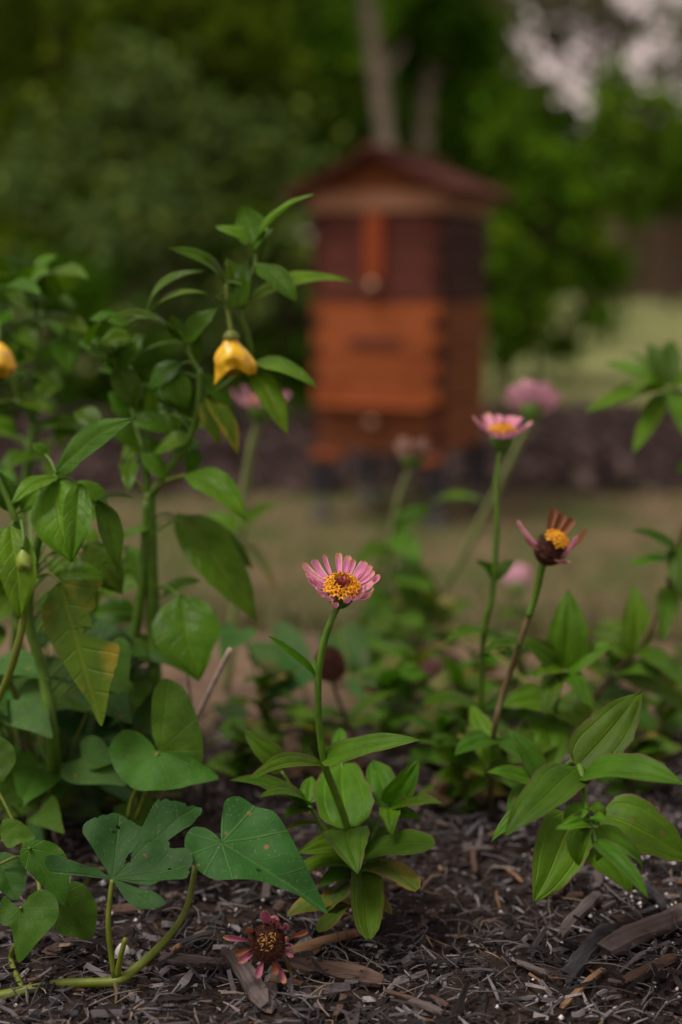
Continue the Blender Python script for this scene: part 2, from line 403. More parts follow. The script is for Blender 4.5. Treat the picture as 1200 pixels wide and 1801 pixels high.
# ------------------------------------------------------------------ ground
def axis_lines(lo, hi, dense_lo, dense_hi, st, grow):
    a = list(np.arange(dense_lo, dense_hi + 1e-6, st)); s = st; x = dense_hi
    while x < hi: s *= grow; x += s; a.append(x)
    s = st; x = dense_lo; b = []
    while x > lo: s *= grow; x -= s; b.append(x)
    return b[::-1] + a
xs = axis_lines(-700, 700, -.62, .62, .008, 1.09); ys = axis_lines(-60, 1500, .55, 1.45, .008, 1.075)
gv = [(x, y, ground(x, y)) for y in ys for x in xs]; nx = len(xs)
gf = [(j * nx + i, j * nx + i + 1, (j + 1) * nx + i + 1, (j + 1) * nx + i) for j in range(len(ys) - 1) for i in range(nx - 1)]
def ground_mat():
    t = NT('ground', .9, .15); p = t.pos(); s = t.node('ShaderNodeSeparateXYZ'); t.l.new(p, s.inputs[0]); Y = s.outputs[1]; X = s.outputs[0]
    big = t.noise(p, 1.1, 4); mid = t.noise(p, 9, 5); fine = t.noise(p, 90, 5, .65)
    yj = t.math('ADD', Y, t.math('MULTIPLY', t.math('SUBTRACT', big, .5), .9))
    soil = t.ramp(fine, [(.3, (.010, .007, .006)), (.55, (.030, .020, .016)), (.8, (.07, .048, .038))])
    straw = t.ramp(mid, [(.3, (.075, .050, .034)), (.5, (.14, .098, .062)), (.72, (.12, .105, .05))])
    grass = t.ramp(t.noise(p, 3.2, 5, .65), [(.35, (.16, .112, .068)), (.48, (.105, .092, .042)), (.60, (.060, .085, .022))])
    lawn = t.ramp(t.math('ADD', t.math('MULTIPLY', mid, .4), t.math('MULTIPLY', big, .6)), [(.35, (.25, .235, .11)), (.50, (.205, .235, .09)), (.64, (.13, .19, .055))])
    mulch = t.ramp(t.noise(p, 4, 6, .7), [(.32, (.012, .007, .006)), (.5, (.042, .026, .023)), (.68, (.11, .072, .062))])
    c = t.mix(t.step(t.math('ADD', Y, t.math('MULTIPLY', t.math('SUBTRACT', mid, .5), .5)), 1.10, 1.28), soil, straw)
    c = t.mix(t.step(yj, 1.9, 2.7), c, grass)
    c = t.mix(t.step(yj, 4.75, 5.1), c, mulch)
    c = t.mix(t.step(yj, 7.3, 7.9), c, lawn)
    t.color(c); t.bump(fine, .8, .004); return t.m
single('ground', (gv, gf), ground_mat(), kind='structure')

# ------------------------------------------------------------------ beehive
def wood(name, c0, c1, c2, axis=0, rough=.7):
    t = NT(name, rough, .08); sc = [22, 22, 22]; sc[axis] = 1.6
    v = t.mapping(t.coord('Object'), tuple(sc)); n = t.noise(v, 2.2, 6, .65, 1.2); m = t.noise(t.coord('Object'), 5, 3)
    c = t.ramp(n, [(.25, c0), (.5, c1), (.75, c2)]); c = t.mix(t.math('MULTIPLY', t.step(m, .45, .7), .45), c, c0)
    c = t.hsv(c, .5, 1.0, t.math('ADD', .85, t.math('MULTIPLY', t.orand(), .3)))
    t.color(c); t.bump(n, .3, .002); return t.m
ced = wood('oiled_cedar', (.15, .040, .013), (.26, .074, .024), (.33, .105, .036))
cedz = wood('oiled_cedar_upright', (.17, .038, .013), (.235, .052, .017), (.28, .07, .023), 2)
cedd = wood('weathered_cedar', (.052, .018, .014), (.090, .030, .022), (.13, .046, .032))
cede = wood('end_grain_and_shaded_side', (.022, .009, .007), (.040, .016, .012), (.06, .024, .017))  # joint end grain; also the honey box sides, with shade painted in
cedp = wood('pale_cedar', (.22, .105, .060), (.30, .155, .09), (.36, .20, .12))
cedr = wood('roof_cedar', (.045, .016, .012), (.085, .027, .019), (.12, .042, .027), 1)
ceds = wood('shaded_cedar', (.10, .033, .011), (.17, .058, .019), (.22, .08, .027), 1)  # darker cedar: shade of the side walls and gables put into the colour
blackm = simple('black_metal', (.010, .012, .018), (.02, .022, .03), 40, .5, .4, .1)
brass = NT('brass', .3, .5); brass.color((.34, .20, .13)); brass.b.inputs['Metallic'].default_value = .9; brass = brass.m
fc = P(658, 915, 4.40)
H = Thing('beehive', 'cedar beehive with gabled roof on black legs beyond the flowers', 'beehive', (fc.x, fc.y, ground(fc.x, fc.y)), rotz=R_(-23))
W, DP = .212, .48
def hb(name, x0, x1, y0, y1, z0, z1, m, b=.004, parent=None, **k): return H.part(name, bevbox(x0, x1, y0, y1, z0, z1, b), m, parent, smooth=False, local=True, **k)
def ring_box(name, z0, z1, mf, ms, planks, wf=0.0, label=None):
    body = hb(name, -W + .012, W - .012, .012, DP - .012, z0 + .003, z1 - .003, cedd, label=label)
    zz = z0
    for h, m in planks:
        hb('front_board', -W + .030, W - .030, wf, wf + .02, zz + .0015, zz + h - .0015, m, .003, body)
        for x in (-1, 1):
            xa, xb = sorted((x * W, x * (W - .020)))
            hb('side_board', xa, xb, .032, DP - .03, zz + .0015, zz + h - .0015, ms, .003, body)
        hb('back_board', -W + .030, W - .030, DP - .02, DP, zz + .0015, zz + h - .0015, mf, .003, body)
        zz += h
    n = max(2, int(round((z1 - z0) / .042))); dz = (z1 - z0) / n
    for k in range(n):
        for x in (-1, 1):
            off = .006 if k % 2 else 0
            xa, xb = sorted((x * (W + (.007 if k % 2 else -.006)), x * (W - .0285)))
            hb('finger_joint', xa, xb, wf - (.002 if k % 2 == 0 else -.005), wf + .031, z0 + k * dz + .001, z0 + (k + 1) * dz - .001, cede if k % 2 else mf, .002, body)
    return body
base_b = ring_box('base_box', .225, .375, cedd, ceds, [(.15, wood('stained_cedar', (.10, .036, .016), (.17, .060, .026), (.22, .085, .038)))], .010)
for x in (-1, 1):
    xa, xb = sorted((x * W, x * (W - .10))); hb('apron', xa, xb, .0, .022, .196, .224, ced, .004, base_b)
hb('landing_board', -W + .03, W - .03, -.045, .009, .366, .378, ced, .003, base_b)
lo = ring_box('brood_box', .378, .68, ced, ceds, [(.145, ced), (.157, ced)])
hb('hand_hold_shade', -.085, .085, -.006, .0, .545, .575, cedd, .003, lo, label='dark recessed hand hold')  # dark block on the board, painting in the shade of a recess
up = ring_box('honey_box', .682, .945, cedd, cede, [(.088, cedd), (.088, cedd), (.083, cedp if False else cedd)], .004)  # side boards near black, their shade painted into the wood
hb('door_bar', -.032, .030, -.012, .003, .752, .944, cedz, .003, up, label='bright orange upright bar')
def knob(z, parent):
    g = tube([(0, .0, z), (0, -.012, z), (0, -.022, z), (0, -.032, z)], .010, seg=12, n=3, radii=[.009, .010, .022, .016])
    H.part('knob', g, brass, parent, local=True)
knob(.728, up); knob(.315, base_b)
tp = hb('top_rail', -W - .006, W + .006, -.006, DP + .005, .947, 1.012, cedp, .004)
ze, za, ov = 1.014, 1.112, .050
gab = H.part('gable', ([(-W, .0, ze), (W, .0, ze), (0, 0, za - .012), (-W, .022, ze), (W, .022, ze), (0, .022, za - .012)],
      [(0, 1, 2), (5, 4, 3), (0, 3, 4, 1), (1, 4, 5, 2), (2, 5, 3, 0)]), ceds, None, smooth=False, local=True)  # gable colour darkened to paint in the shade of the roof overhang
H.part('gable', ([(-W, DP - .022, ze), (W, DP - .022, ze), (0, DP - .022, za - .012), (-W, DP, ze), (W, DP, ze), (0, DP, za - .012)],
      [(0, 1, 2), (5, 4, 3), (0, 3, 4, 1), (1, 4, 5, 2), (2, 5, 3, 0)]), ceds, None, smooth=False, local=True)
sl = math.atan2(za - ze, W); Ls = math.hypot(W, za - ze) + .050
for s in (-1, 1):
    d = Vector((s * math.cos(sl), 0, -math.sin(sl))); nn = Vector((s * math.sin(sl), 0, math.cos(sl))); top = Vector((0, 0, za))
    def slab(a, b, h0, h1, y0, y1):
        return ([top + d * q + nn * h + Vector((0, y, 0)) for y in (y0, y1) for q, h in ((a, h0), (b, h0 - .0), (b, h1), (a, h1 - .008))],
                [(0, 1, 2, 3), (7, 6, 5, 4), (0, 4, 5, 1), (1, 5, 6, 2), (2, 6, 7, 3), (3, 7, 4, 0)])
    rf = H.part('roof_slope', slab(.0, Ls, -.006, .006, -ov, DP + ov), cedr, None, smooth=False, local=True)
    k = 5
    for i in range(k):
        H.part('roof_board', slab(i * Ls / k - .002, (i + 1) * Ls / k + .012, .007 + .001 * (i % 2), .021 + .002 * i, -ov - .006, DP + ov + .006), cedr, rf, smooth=False, local=True)
hb('ridge_cap', -.035, .035, -ov - .012, DP + ov + .012, za + .010, za + .026, cedr, .006)
for x in (-1, 1):
    for y in (.045, DP - .045):
        lg = hb('leg', x * (W - .02) - .024, x * (W - .02) + .024, y - .024, y + .024, .075, .226, blackm, .004)
        H.part('leg_screw', tube([(x * (W - .02), y, .018), (x * (W - .02), y, .08)], .012, seg=10, n=3), simple('zinc', (.10, .10, .11), (.16, .16, .17), 50, .4, .5, 0), lg, local=True)
        H.part('foot', tube([(x * (W - .02), y, -.004), (x * (W - .02), y, .010), (x * (W - .02), y, .026)], .04, seg=14, n=3, radii=[.042, .042, .020]), blackm, lg, local=True)

# ------------------------------------------------------------------ trees, shrubs and fence beyond
def fol_mat(name, c, var=.8, yel=(.16, .15, .02)):
    t = NT(name, .6, .03); i = t.island()
    k = t.math('FRACT', t.math('MULTIPLY', i, 13.7))
    col = t.mix(t.step(i, .70, .95), c, (c[0] * 2.0 + .01, c[1] * 1.7, c[2] * 1.2))
    col = t.mix(t.math('MULTIPLY', t.step(k, .9, .93), .5), col, yel)
    col = t.hsv(col, t.math('ADD', .48, t.math('MULTIPLY', k, .04)), 1, t.math('ADD', 1 - var * .5, t.math('MULTIPLY', t.math('FRACT', t.math('MULTIPLY', i, 31.1)), var)))
    t.color(col); t.translucent(.25); return t.m
bark = simple('grey_bark', (.16, .13, .10), (.25, .21, .165), 9, .85, .2, .6, dist=.02)
barkd = simple('dark_bark', (.05, .035, .025), (.09, .065, .045), 12, .9, .2, .6, dist=.02)
def crown(center, rad, n, size, rng, clumps=40, hollow=.55, flat=0.0):
    V, F = [], []
    cs = []
    for _ in range(clumps):
        while True:
            p = Vector((rng.uniform(-1, 1), rng.uniform(-1, 1), rng.uniform(-1, 1)))
            if hollow < p.length < 1: break
        cs.append((Vector((p.x * rad[0], p.y * rad[1], p.z * rad[2])) + center, rng.uniform(.16, .34) * min(rad)))
    for i in range(n):
        c, r = cs[rng.randrange(clumps)]
        q = Vector((rng.gauss(0, .6), rng.gauss(0, .6), rng.gauss(0, .5))) * r + c
        d = Vector((rng.gauss(0, 1), rng.gauss(0, 1), rng.gauss(-.35, .7))).normalized()
        s = d.cross(Vector((rng.gauss(0, 1), rng.gauss(0, 1), rng.gauss(0, 1)))).normalized()
        L = size * rng.uniform(.6, 1.35); w = L * rng.uniform(.24, .36); o = len(V)
        u = d.cross(s) * (L * .14)
        V += [q, q + d * L * .45 + s * w + u, q + d * L, q + d * L * .45 - s * w + u]
        F += [(o, o + 1, o + 2), (o, o + 2, o + 3)]
    return V, F
def tree(name, label, px, py, D, rx, rz, n, size, fm, group=None, trunk=None, bk=None, seed=1, clumps=40, cat='tree', hollow=.5, lean=0.0):
    rng = random.Random(seed); c = P(px, py, D); rad = (rx, rx * .85, rz); b = G(c.x + lean, c.y)
    T = Thing(name, label, cat, b, group)
    tr = trunk or max(.03, rx * .06); top = c + Vector((0, 0, rz * .5))
    T.part('trunk', tube([b - Vector((0, 0, .1)), b.lerp(top, .35) + Vector((rng.uniform(-.1, .1) * rx, 0, 0)), b.lerp(top, .7), top], tr, tr * .35, seg=9, n=4, bumps=.15), bk or barkd)
    for k in range(7):
        s = b.lerp(top, rng.uniform(.3, .85)); a = rng.uniform(0, 6.283)
        e = c + Vector((math.cos(a) * rx * .8, math.sin(a) * rx * .7, rng.uniform(-.5, .8) * rz))
        T.part('limb', tube([s, s.lerp(e, .5) + Vector((0, 0, .06 * rz)), e], tr * .4, tr * .1, seg=6, n=4), bk or barkd)
    T.part('crown', crown(c, rad, n, size, rng, clumps, hollow), fm, smooth=False, kind='stuff')
    return T
f_gg = fol_mat('grey_green_foliage', (.075, .128, .036))
f_dk = fol_mat('dark_foliage', (.026, .064, .004))
f_md = fol_mat('mid_foliage', (.030, .092, .003))
f_ol = fol_mat('olive_foliage', (.050, .092, .004), yel=(.12, .09, .02))
f_br = fol_mat('bright_foliage', (.056, .135, .006))
f_lt = fol_mat('light_foliage', (.10, .20, .020))
SB = [('shrub', 'added low black-green shrub filling in the bush shade on the mulch left of the beehive legs', 330, 742, 6.7, .62, .24, 4200, .07, f_dk, 'shrub', 16),  # added shrub, its dark leaves stand in for shade under the bushes
      ('shrub', 'rounded grey-green shrub standing left of the beehive', 330, 500, 7.6, .95, 1.15, 9000, .085, f_gg, 'shrub', 11),
      ('shrub', 'low dark shrub behind the pepper plants', 60, 690, 6.9, .95, .62, 8000, .08, f_md, 'shrub', 12),
      ('shrub', 'dark leafy shrub close to the left wall of the beehive', 505, 610, 7.2, .42, .72, 4500, .075, f_dk, 'shrub', 13),
      ('shrub', 'dark shrub whose leaves reach over the lawn by the beehive roof', 950, 420, 9.6, .55, .78, 7000, .085, f_br, 'shrub', 14),
      ('shrub', 'low leafy shrub at the right wall of the beehive', 880, 530, 8.6, .28, .45, 2600, .075, f_br, 'shrub', 15)]
for nm, lb, px, py, D, rx, rz, n, sz, fm, ct, sd_ in SB: tree(nm, lb, px, py, D, rx, rz, n, sz, fm, seed=sd_, cat=ct, trunk=.03, clumps=34, hollow=.35)
TR = [('leafy_tree', 'olive green tree filling the air behind the grey-green shrub', 90, 190, 9.5, 1.5, 1.35, 14000, .10, f_ol, 21),
      ('leafy_tree', 'dark tree behind the ridge of the beehive roof, left of the pale trunks', 425, 130, 10.5, .72, 1.1, 9000, .10, f_md, 22),
      ('leafy_tree', 'dark green tree beyond the olive tree', 260, 60, 13.5, 2.2, 2.6, 15000, .13, f_dk, 23),
      ('leafy_tree', 'dark evergreen tree behind the two pale trunks', 720, 170, 19, 1.55, 2.1, 13000, .14, f_br, 24),
      ('leafy_tree', 'dense dark tree at the edge of the lawn in front of the fence', 965, 335, 17, .62, 1.0, 7500, .13, f_dk, 25),
      ('leafy_tree', 'pale green upright tree rising in front of the board fence', 1105, 250, 19, .50, 1.1, 5000, .13, f_lt, 26),
      ('leafy_tree', 'broad green tree overhanging the board fence', 1190, 265, 22, 1.15, .75, 7000, .13, f_br, 27)]
for nm, lb, px, py, D, rx, rz, n, sz, fm, sd_ in TR: tree(nm, lb, px, py, D, rx, rz, n, sz, fm, seed=sd_, clumps=38, hollow=.3)
for i, (px, py, D, rx, rz, n, fm) in enumerate([(-120, 250, 26, 4, 4.6, 12000, f_dk), (250, 230, 30, 4.5, 5.5, 8000, f_dk), (600, 200, 31, 4.0, 5.6, 8000, f_dk), (860, 330, 33, 2.5, 2.4, 8000, f_dk), (1120, 370, 38, 4.0, 1.7, 9000, f_br), (1420, 260, 36, 4.0, 4.2, 9000, f_dk)]):
    tree('forest_tree', 'dark tree of the wood far behind the garden', px, py, D, rx, rz, n, .32, fm, 'trees of the wood behind the garden', seed=40 + i, clumps=70, hollow=.1)
# pale slender trunks
def pale_tree(label, pts, D, r, seed, crown_at, fm, taper=.75):
    rng = random.Random(seed); pw = [P(x, y, D) for x, y in pts]; b = G(pw[0].x, pw[0].y)
    T = Thing('slender_tree', label, 'tree', b)
    T.part('trunk', tube([b - Vector((0, 0, .1))] + pw, r, r * taper, seg=10, n=5, bumps=.12), bark)
    for x0, y0, x1, y1 in crown_at[1]:
        T.part('limb', tube([P(x0, y0, D), P((x0 + x1) / 2 + 8, (y0 + y1) / 2, D + .1), P(x1, y1, D + .3)], r * .42, r * .2, seg=7, n=4), bark)
    c = P(*crown_at[0][:2], D); T.part('crown', crown(c, crown_at[0][2:5], crown_at[0][5], .11, rng, 40, .3), fm, smooth=False, kind='stuff')
pale_tree('pale grey trunk with a side limb directly behind the beehive roof', [(683, 330), (676, 230), (660, 110), (645, 0), (632, -120)], 12.5, .085, 5, ((640, -260, 1.3, 1.0, 1.0, 5000), [(668, 130, 712, 78), (650, 40, 600, -60)]), f_md)
pale_tree('thinner pale trunk beside the trunk with the side limb', [(742, 330), (746, 230), (752, 150), (760, 40), (768, -120)], 13.5, .10, 6, ((775, 60, .42, .5, .55, 3600), [(750, 160, 800, 60)]), f_md, .3)
# open crown in front of the evening sky
rng = random.Random(77); bt = P(1065, 480, 24); T = Thing('bare_tree', 'thin open tree whose bare twigs show the evening sky', 'tree', G(bt.x, bt.y))
b0 = G(bt.x, bt.y); T.part('trunk', tube([b0, P(1060, 300, 24), P(1045, 120, 24), P(1030, -80, 24)], .09, .04, seg=8), barkd)
tw = []
for k in range(90):
    s = P(rng.uniform(940, 1120), rng.uniform(-60, 230), 24 + rng.uniform(-1, 1)); e = s + Vector((rng.uniform(-.9, .9), rng.uniform(-.5, .5), rng.uniform(.1, 1.0)))
    tw.append(tube([s, s.lerp(e, .5) + Vector((rng.uniform(-.1, .1), 0, .05)), e], .022, .006, seg=4, n=2))
for k in range(9):
    s = P(1052 - k * 2, 200 - k * 25, 24); e = P(1050 + rng.choice((-1, 1)) * rng.uniform(60, 190), 130 - k * 30 + rng.uniform(-40, 40), 24)
    T.part('limb', tube([s, s.lerp(e, .5) + Vector((0, 0, .1)), e], .035, .012, seg=5), barkd)
T.part('twigs', join(*tw)[:2], barkd, kind='stuff')
T.part('crown', crown(P(1040, 40, 24), (1.9, 1.2, 1.35), 1900, .17, rng, 46, .1), fol_mat('sparse_foliage', (.06, .07, .035)), smooth=False, kind='stuff')
# fence
fb = P(1130, 480, 25.5); Fc = Thing('board_fence', 'weathered grey-brown board fence at the far edge of the lawn', 'fence', G(fb.x, fb.y))
fw = wood('fence_board', (.085, .060, .042), (.12, .088, .064), (.16, .12, .09), 2); fwp = wood('fence_post', (.16, .115, .09), (.2, .15, .12), (.24, .18, .145), 2)
bd = mesh_data('fence_plank', *bevbox(-.068, .068, -.012, .012, .02, 1.42, .004), smooth=False); bd.materials.append(fw)
for i in range(26):
    x = -1.1 + i * .146; Fc.copy_part(bd, 'board', Matrix.Translation((x, .002 * (i % 3), ground(fb.x + x, fb.y) - ground(fb.x, fb.y) - .02 * rng.random())))
for z in (.35, 1.1): Fc.part('rail', bevbox(-1.2, 2.7, .02, .07, z, z + .09, .005), fw, smooth=False, local=True)
for x in (-.55, 1.2, 2.75): Fc.part('post', bevbox(x - .16 if x < 0 else x - .06, x + .16 if x < 0 else x + .06, -.09, -.02, -.1, 1.5, .01), fwp, smooth=False, local=True)

# ------------------------------------------------------------------ grass and leaf litter as stuff
def blades(n, x0, x1, y0, y1, h0, h1, rng, maxa=.7):
    V, F = [], []
    for _ in range(n):
        y = y0 + (y1 - y0) * rng.random() ** 1.4; x = rng.uniform(x0, x1) * (.25 + .75 * y / y1); b = G(x, y, -.004); a = rng.uniform(0, 6.283); h = rng.uniform(h0, h1); t = rng.uniform(.1, maxa)
        d = Vector((math.cos(a) * math.sin(t), math.sin(a) * math.sin(t), math.cos(t))); s = Vector((-math.sin(a), math.cos(a), 0)) * h * .05; o = len(V)
        m = b + d * h * .6; e = b + d * h + Vector((d.x, d.y, -.25)) * h * .35
        V += [b - s, b + s, m + s * .8, m - s * .8, e]; F += [(o, o + 1, o + 2, o + 3), (o + 3, o + 2, o + 4)]
    return V, F
rg = random.Random(3)
gm = simple('grass', (.075, .085, .03), (.14, .125, .06), 7, .6, .2, 0, trans=.2, isl=True)
gm2 = simple('lawn_grass', (.19, .215, .08), (.25, .25, .11), 2, .6, .2, 0, trans=.2, isl=True)
single('grass', blades(16000, -2.2, 2.4, 1.9, 5.2, .02, .06, rg), gm, 'short dry grass between the flower bed and the beehive', 'grass', kind='stuff', smooth=False)
single('lawn_grass', blades(12000, -3, 9, 8.0, 22, .05, .11, rg), gm2, 'pale mown grass of the far lawn', 'grass', kind='stuff', smooth=False)

# ------------------------------------------------------------------ mulch
def mulch_mat(name, stops, grain=True, rough=.85):
    t = NT(name, rough, .2); i = t.island(); c = t.ramp(i, stops); p = t.pos(); n = t.noise(p, 420, 4, .65)
    c = t.hsv(c, .5, 1, t.math('ADD', .45, t.math('MULTIPLY', n, 1.1))); t.color(c); t.bump(n, .7, .0008); return t.m
mm = mulch_mat('mulch', [(.0, (.010, .008, .008)), (.45, (.020, .0175, .018)), (.68, (.052, .047, .050)), (.83, (.112, .106, .112)), (.95, (.22, .21, .215)), (.99, (.16, .095, .05))])
mc = mulch_mat('mulch_fibre', [(.0, (.03, .024, .023)), (.5, (.065, .060, .061)), (.85, (.15, .142, .143)), (.97, (.25, .18, .11))])
def shred(rng, V, F, p, L, w, h, a, tl):
    d = Vector((math.cos(a) * math.cos(tl), math.sin(a) * math.cos(tl), math.sin(tl))); s = Vector((-math.sin(a), math.cos(a), rng.uniform(-.5, .5))).normalized(); n = d.cross(s).normalized()
    if n.z < 0: n = -n
    bow = rng.uniform(-.12, .12) * L; o = len(V)
    for k, (u, ws) in enumerate(((-.5, rng.uniform(.3, .9)), (0, 1), (.5, rng.uniform(.2, .8)))):
        c = p + d * L * u + s * (bow * (1 - 4 * u * u)) + n * (rng.uniform(0, .06) * L * (1 if k == 1 else 0))
        V += [c - s * w * ws * .5, c + s * w * ws * .5, c + n * h * rng.uniform(.7, 1.2) + s * w * .2 * rng.uniform(-1, 1)]
    for k in (0, 3):
        a0 = o + k
        F += [(a0, a0 + 3, a0 + 4, a0 + 1), (a0 + 1, a0 + 4, a0 + 5, a0 + 2), (a0 + 2, a0 + 5, a0 + 3, a0)]
    F += [(o, o + 1, o + 2), (o + 6, o + 8, o + 7)]
rm = random.Random(19); V, F = [], []
for _ in range(42000):
    y = .60 + .66 * rm.random() ** 1.35; x = rm.uniform(-.62, .62)
    q = rm.random(); L = min(.040, .0025 + rm.expovariate(1 / .007)); w = L * rm.uniform(.03, .14) + .0005
    if q > .80: L = rm.uniform(.002, .009); w = L * rm.uniform(.25, .6)
    shred(rm, V, F, G(x, y, rm.uniform(-.001, .005)), L, w, w * rm.uniform(.3, .8), rm.gauss(.5, 1.1), rm.gauss(0, .28))
single('mulch', (V, F), mm, 'dark shredded bark mulch covering the flower bed', 'mulch', kind='stuff', smooth=False)
fib = []
for _ in range(4600):
    y = .60 + .75 * rm.random() ** 1.8; x = rm.uniform(-.55, .55); p = G(x, y, rm.uniform(.002, .008)); a = rm.uniform(0, 6.28); L = rm.uniform(.008, .032); d = Vector((math.cos(a), math.sin(a), 0)); s = Vector((-d.y, d.x, 0)); k = rm.uniform(-.3, .3) * L
    fib.append(tube([p - d * L * .5, p + s * k + Vector((0, 0, rm.uniform(0, .005))), p + d * L * .5 + Vector((0, 0, rm.uniform(-.002, .004)))], rm.uniform(.00018, .0005), seg=4, n=2))
single('mulch_fibres', join(*fib)[:2], mc, 'thin grey wood fibres and rootlets lying over the mulch', 'mulch', kind='stuff')
V, F = [], []
for _ in range(700):
    cx = rm.choice((.21, .27, .16, rm.uniform(-.4, .4))); y = .62 + .5 * rm.random(); x = cx + rm.gauss(0, .03); p = G(x, y, .003); r = rm.uniform(.0007, .0021) * (1.4 if rm.random() < .06 else 1); o = len(V)
    for q in ((1, 0, 0), (-1, 0, 0), (0, 1, 0), (0, -1, 0), (0, 0, 1), (0, 0, -1)): V.append(p + Vector(q) * r * rm.uniform(.7, 1.2))
    F += [(o + a, o + b, o + c) for a, b, c in ((0, 2, 4), (2, 1, 4), (1, 3, 4), (3, 0, 4), (2, 0, 5), (1, 2, 5), (3, 1, 5), (0, 3, 5))]
single('perlite', (V, F), simple('perlite', (.48, .47, .47), (.6, .59, .58), 400, .9, .2, .3), 'tiny white perlite grains scattered in the mulch', 'perlite', kind='stuff')
V, F = [], []
for _ in range(6000):
    y = rm.uniform(4.9, 8.0); x = rm.uniform(-2.6, 3.4); L = rm.uniform(.03, .13)
    shred(rm, V, F, G(x, y, rm.uniform(-.01, .03)), L, L * rm.uniform(.15, .5), L * rm.uniform(.1, .3), rm.uniform(0, 6.28), rm.gauss(0, .5))
single('shaded_bark_mulch', (V, F), mulch_mat('shaded_bark_mulch', [(.0, (.008, .005, .005)), (.5, (.026, .016, .014)), (.8, (.06, .04, .035)), (.97, (.13, .095, .085))]), 'coarse dark bark mulch with shrub shade painted in, around and behind the beehive', 'mulch', kind='stuff', smooth=False)  # ramp darkened to carry the shadow under the shrubs

def chip_mat(name, c0, c1, c2):
    t = NT(name, .85, .2); v = t.mapping(t.coord('Object'), (14, 260, 260)); n = t.noise(v, 1.0, 5, .65, .6); m = t.noise(t.coord('Object'), 90, 3)
    c = t.ramp(n, [(.25, c0), (.5, c1), (.75, c2)]); c = t.mix(t.math('MULTIPLY', t.step(m, .5, .7), .6), c, c0)
    t.color(c); t.bump(n, .9, .0015); return t.m
CH = [chip_mat('grey_wood', (.035, .029, .028), (.085, .070, .066), (.16, .135, .128)), chip_mat('brown_wood', (.025, .016, .013), (.072, .046, .034), (.14, .092, .066)), chip_mat('tan_wood', (.10, .055, .028), (.20, .12, .065), (.30, .19, .11)), chip_mat('charred_wood', (.010, .010, .012), (.030, .030, .034), (.075, .072, .076))]
def chip_geo(L, w, h, rng, seg=7, around=8):
    V, F = [], []
    for i in range(seg + 1):
        u = i / seg - .5; e = 1 - .45 * max(0, abs(u) * 2 - .82) / .18 * rng.uniform(.3, 1)
        bo = .05 * L * math.sin(u * 3 + 1)
        for j in range(around):
            a = 2 * math.pi * j / around; ca, sa = math.cos(a), math.sin(a)
            y = math.copysign(abs(ca) ** .55, ca) * w * .5 * e * (1 + .16 * rng.uniform(-1, 1)); z = math.copysign(abs(sa) ** .55, sa) * h * .5 * e * (1 + .22 * rng.uniform(-1, 1))
            V.append((u * L + (rng.uniform(-.05, .05) * L if i in (0, seg) else 0), y + bo * .4, z))
    for i in range(seg):
        for j in range(around): F.append((i * around + j, (i + 1) * around + j, (i + 1) * around + (j + 1) % around, i * around + (j + 1) % around))
    F += [tuple(range(around)), tuple(seg * around + j for j in range(around))[::-1]]
    return V, F
def chip(p, q, wpx, mat, label, rng, lift=.004, flat=.4, group=None, name='wood_chip', cat='wood chip'):
    a, b = gray(*p), gray(*q); D = ((a + b) / 2 - CAM).dot(CF); w = wpx / FPX * D; L = (b - a).length
    o = bpy.data.objects.new(name, mesh_data(name, *chip_geo(L, w, w * flat, rng), smooth=False)); COL.objects.link(o); o.data.materials.append(mat)
    X = (b - a).normalized(); Z = (Vector((0, -.25, 1)) - X * X.z).normalized(); Z = (Z - X * Z.dot(X)).normalized(); Y = Z.cross(X)
    Mx = Matrix((X, Y, Z)).transposed().to_4x4(); Mx.translation = (a + b) / 2 + Vector((0, 0, lift)); o.matrix_world = Mx
    return tag(o, label, cat, group)
rc = random.Random(5)
chip((512, 1712), (668, 1742), 42, CH[1], 'flat brown wood chip with a pale broken end beside the withered flower', rc, .006, .35)
chip((402, 1688), (465, 1790), 34, CH[0], 'stout grey stick lying under the withered flower', rc, .006, .8)
chip((500, 1690), (640, 1652), 22, CH[2], 'narrow tan wood strip behind the flat brown chip', rc, .005, .4)
chip((1062, 1692), (1218, 1628), 44, CH[0], 'thick splintered grey piece of wood below the drooping zinnia shoot', rc, .008, .6)
chip((985, 1660), (1052, 1592), 22, CH[0], 'grey stick pointing at the drooping zinnia shoot', rc, .006, .8)
chip((995, 1738), (1075, 1648), 32, CH[3], 'dark rotting stick leaning beside the splintered grey piece', rc, .006, .7)
chip((985, 1790), (1062, 1722), 12, CH[2], 'thin straw-coloured splinter crossing the mulch', rc, .006, .6)
chip((1100, 1740), (1190, 1700), 20, CH[1], 'reddish brown wood sliver in front of the splintered grey piece', rc, .006, .5)
chip((470, 1790), (488, 1712), 26, CH[0], 'upright grey splinter behind the stout grey stick', rc, .004, .6)
chip((534, 1800), (540, 1738), 30, CH[3], 'blackened block of wood in front of the flat brown chip', rc, .002, .6)
chip((185, 1615), (262, 1606), 26, CH[1], 'reddish bark piece behind the vine stem', rc, .004, .5)
chip((80, 1690), (150, 1660), 26, CH[1], 'dark bark flake under the heart-shaped leaves', rc, .004, .5)
chip((283, 1700), (395, 1718), 26, CH[0], 'long grey chip between the vine and the withered flower', rc, .006, .5)
chip((300, 1690), (362, 1655), 11, CH[2], 'pale straw lying by the vine stem', rc, .006, .7)
chip((60, 1800), (110, 1765), 22, CH[3], 'dark grey sliver in front of the vine stem', rc, .004, .5)
GL = ['weathered grey wood chip in the mulch', 'dark brown bark chip in the mulch', 'tan wood chip in the mulch', 'blackened wood chip in the mulch']
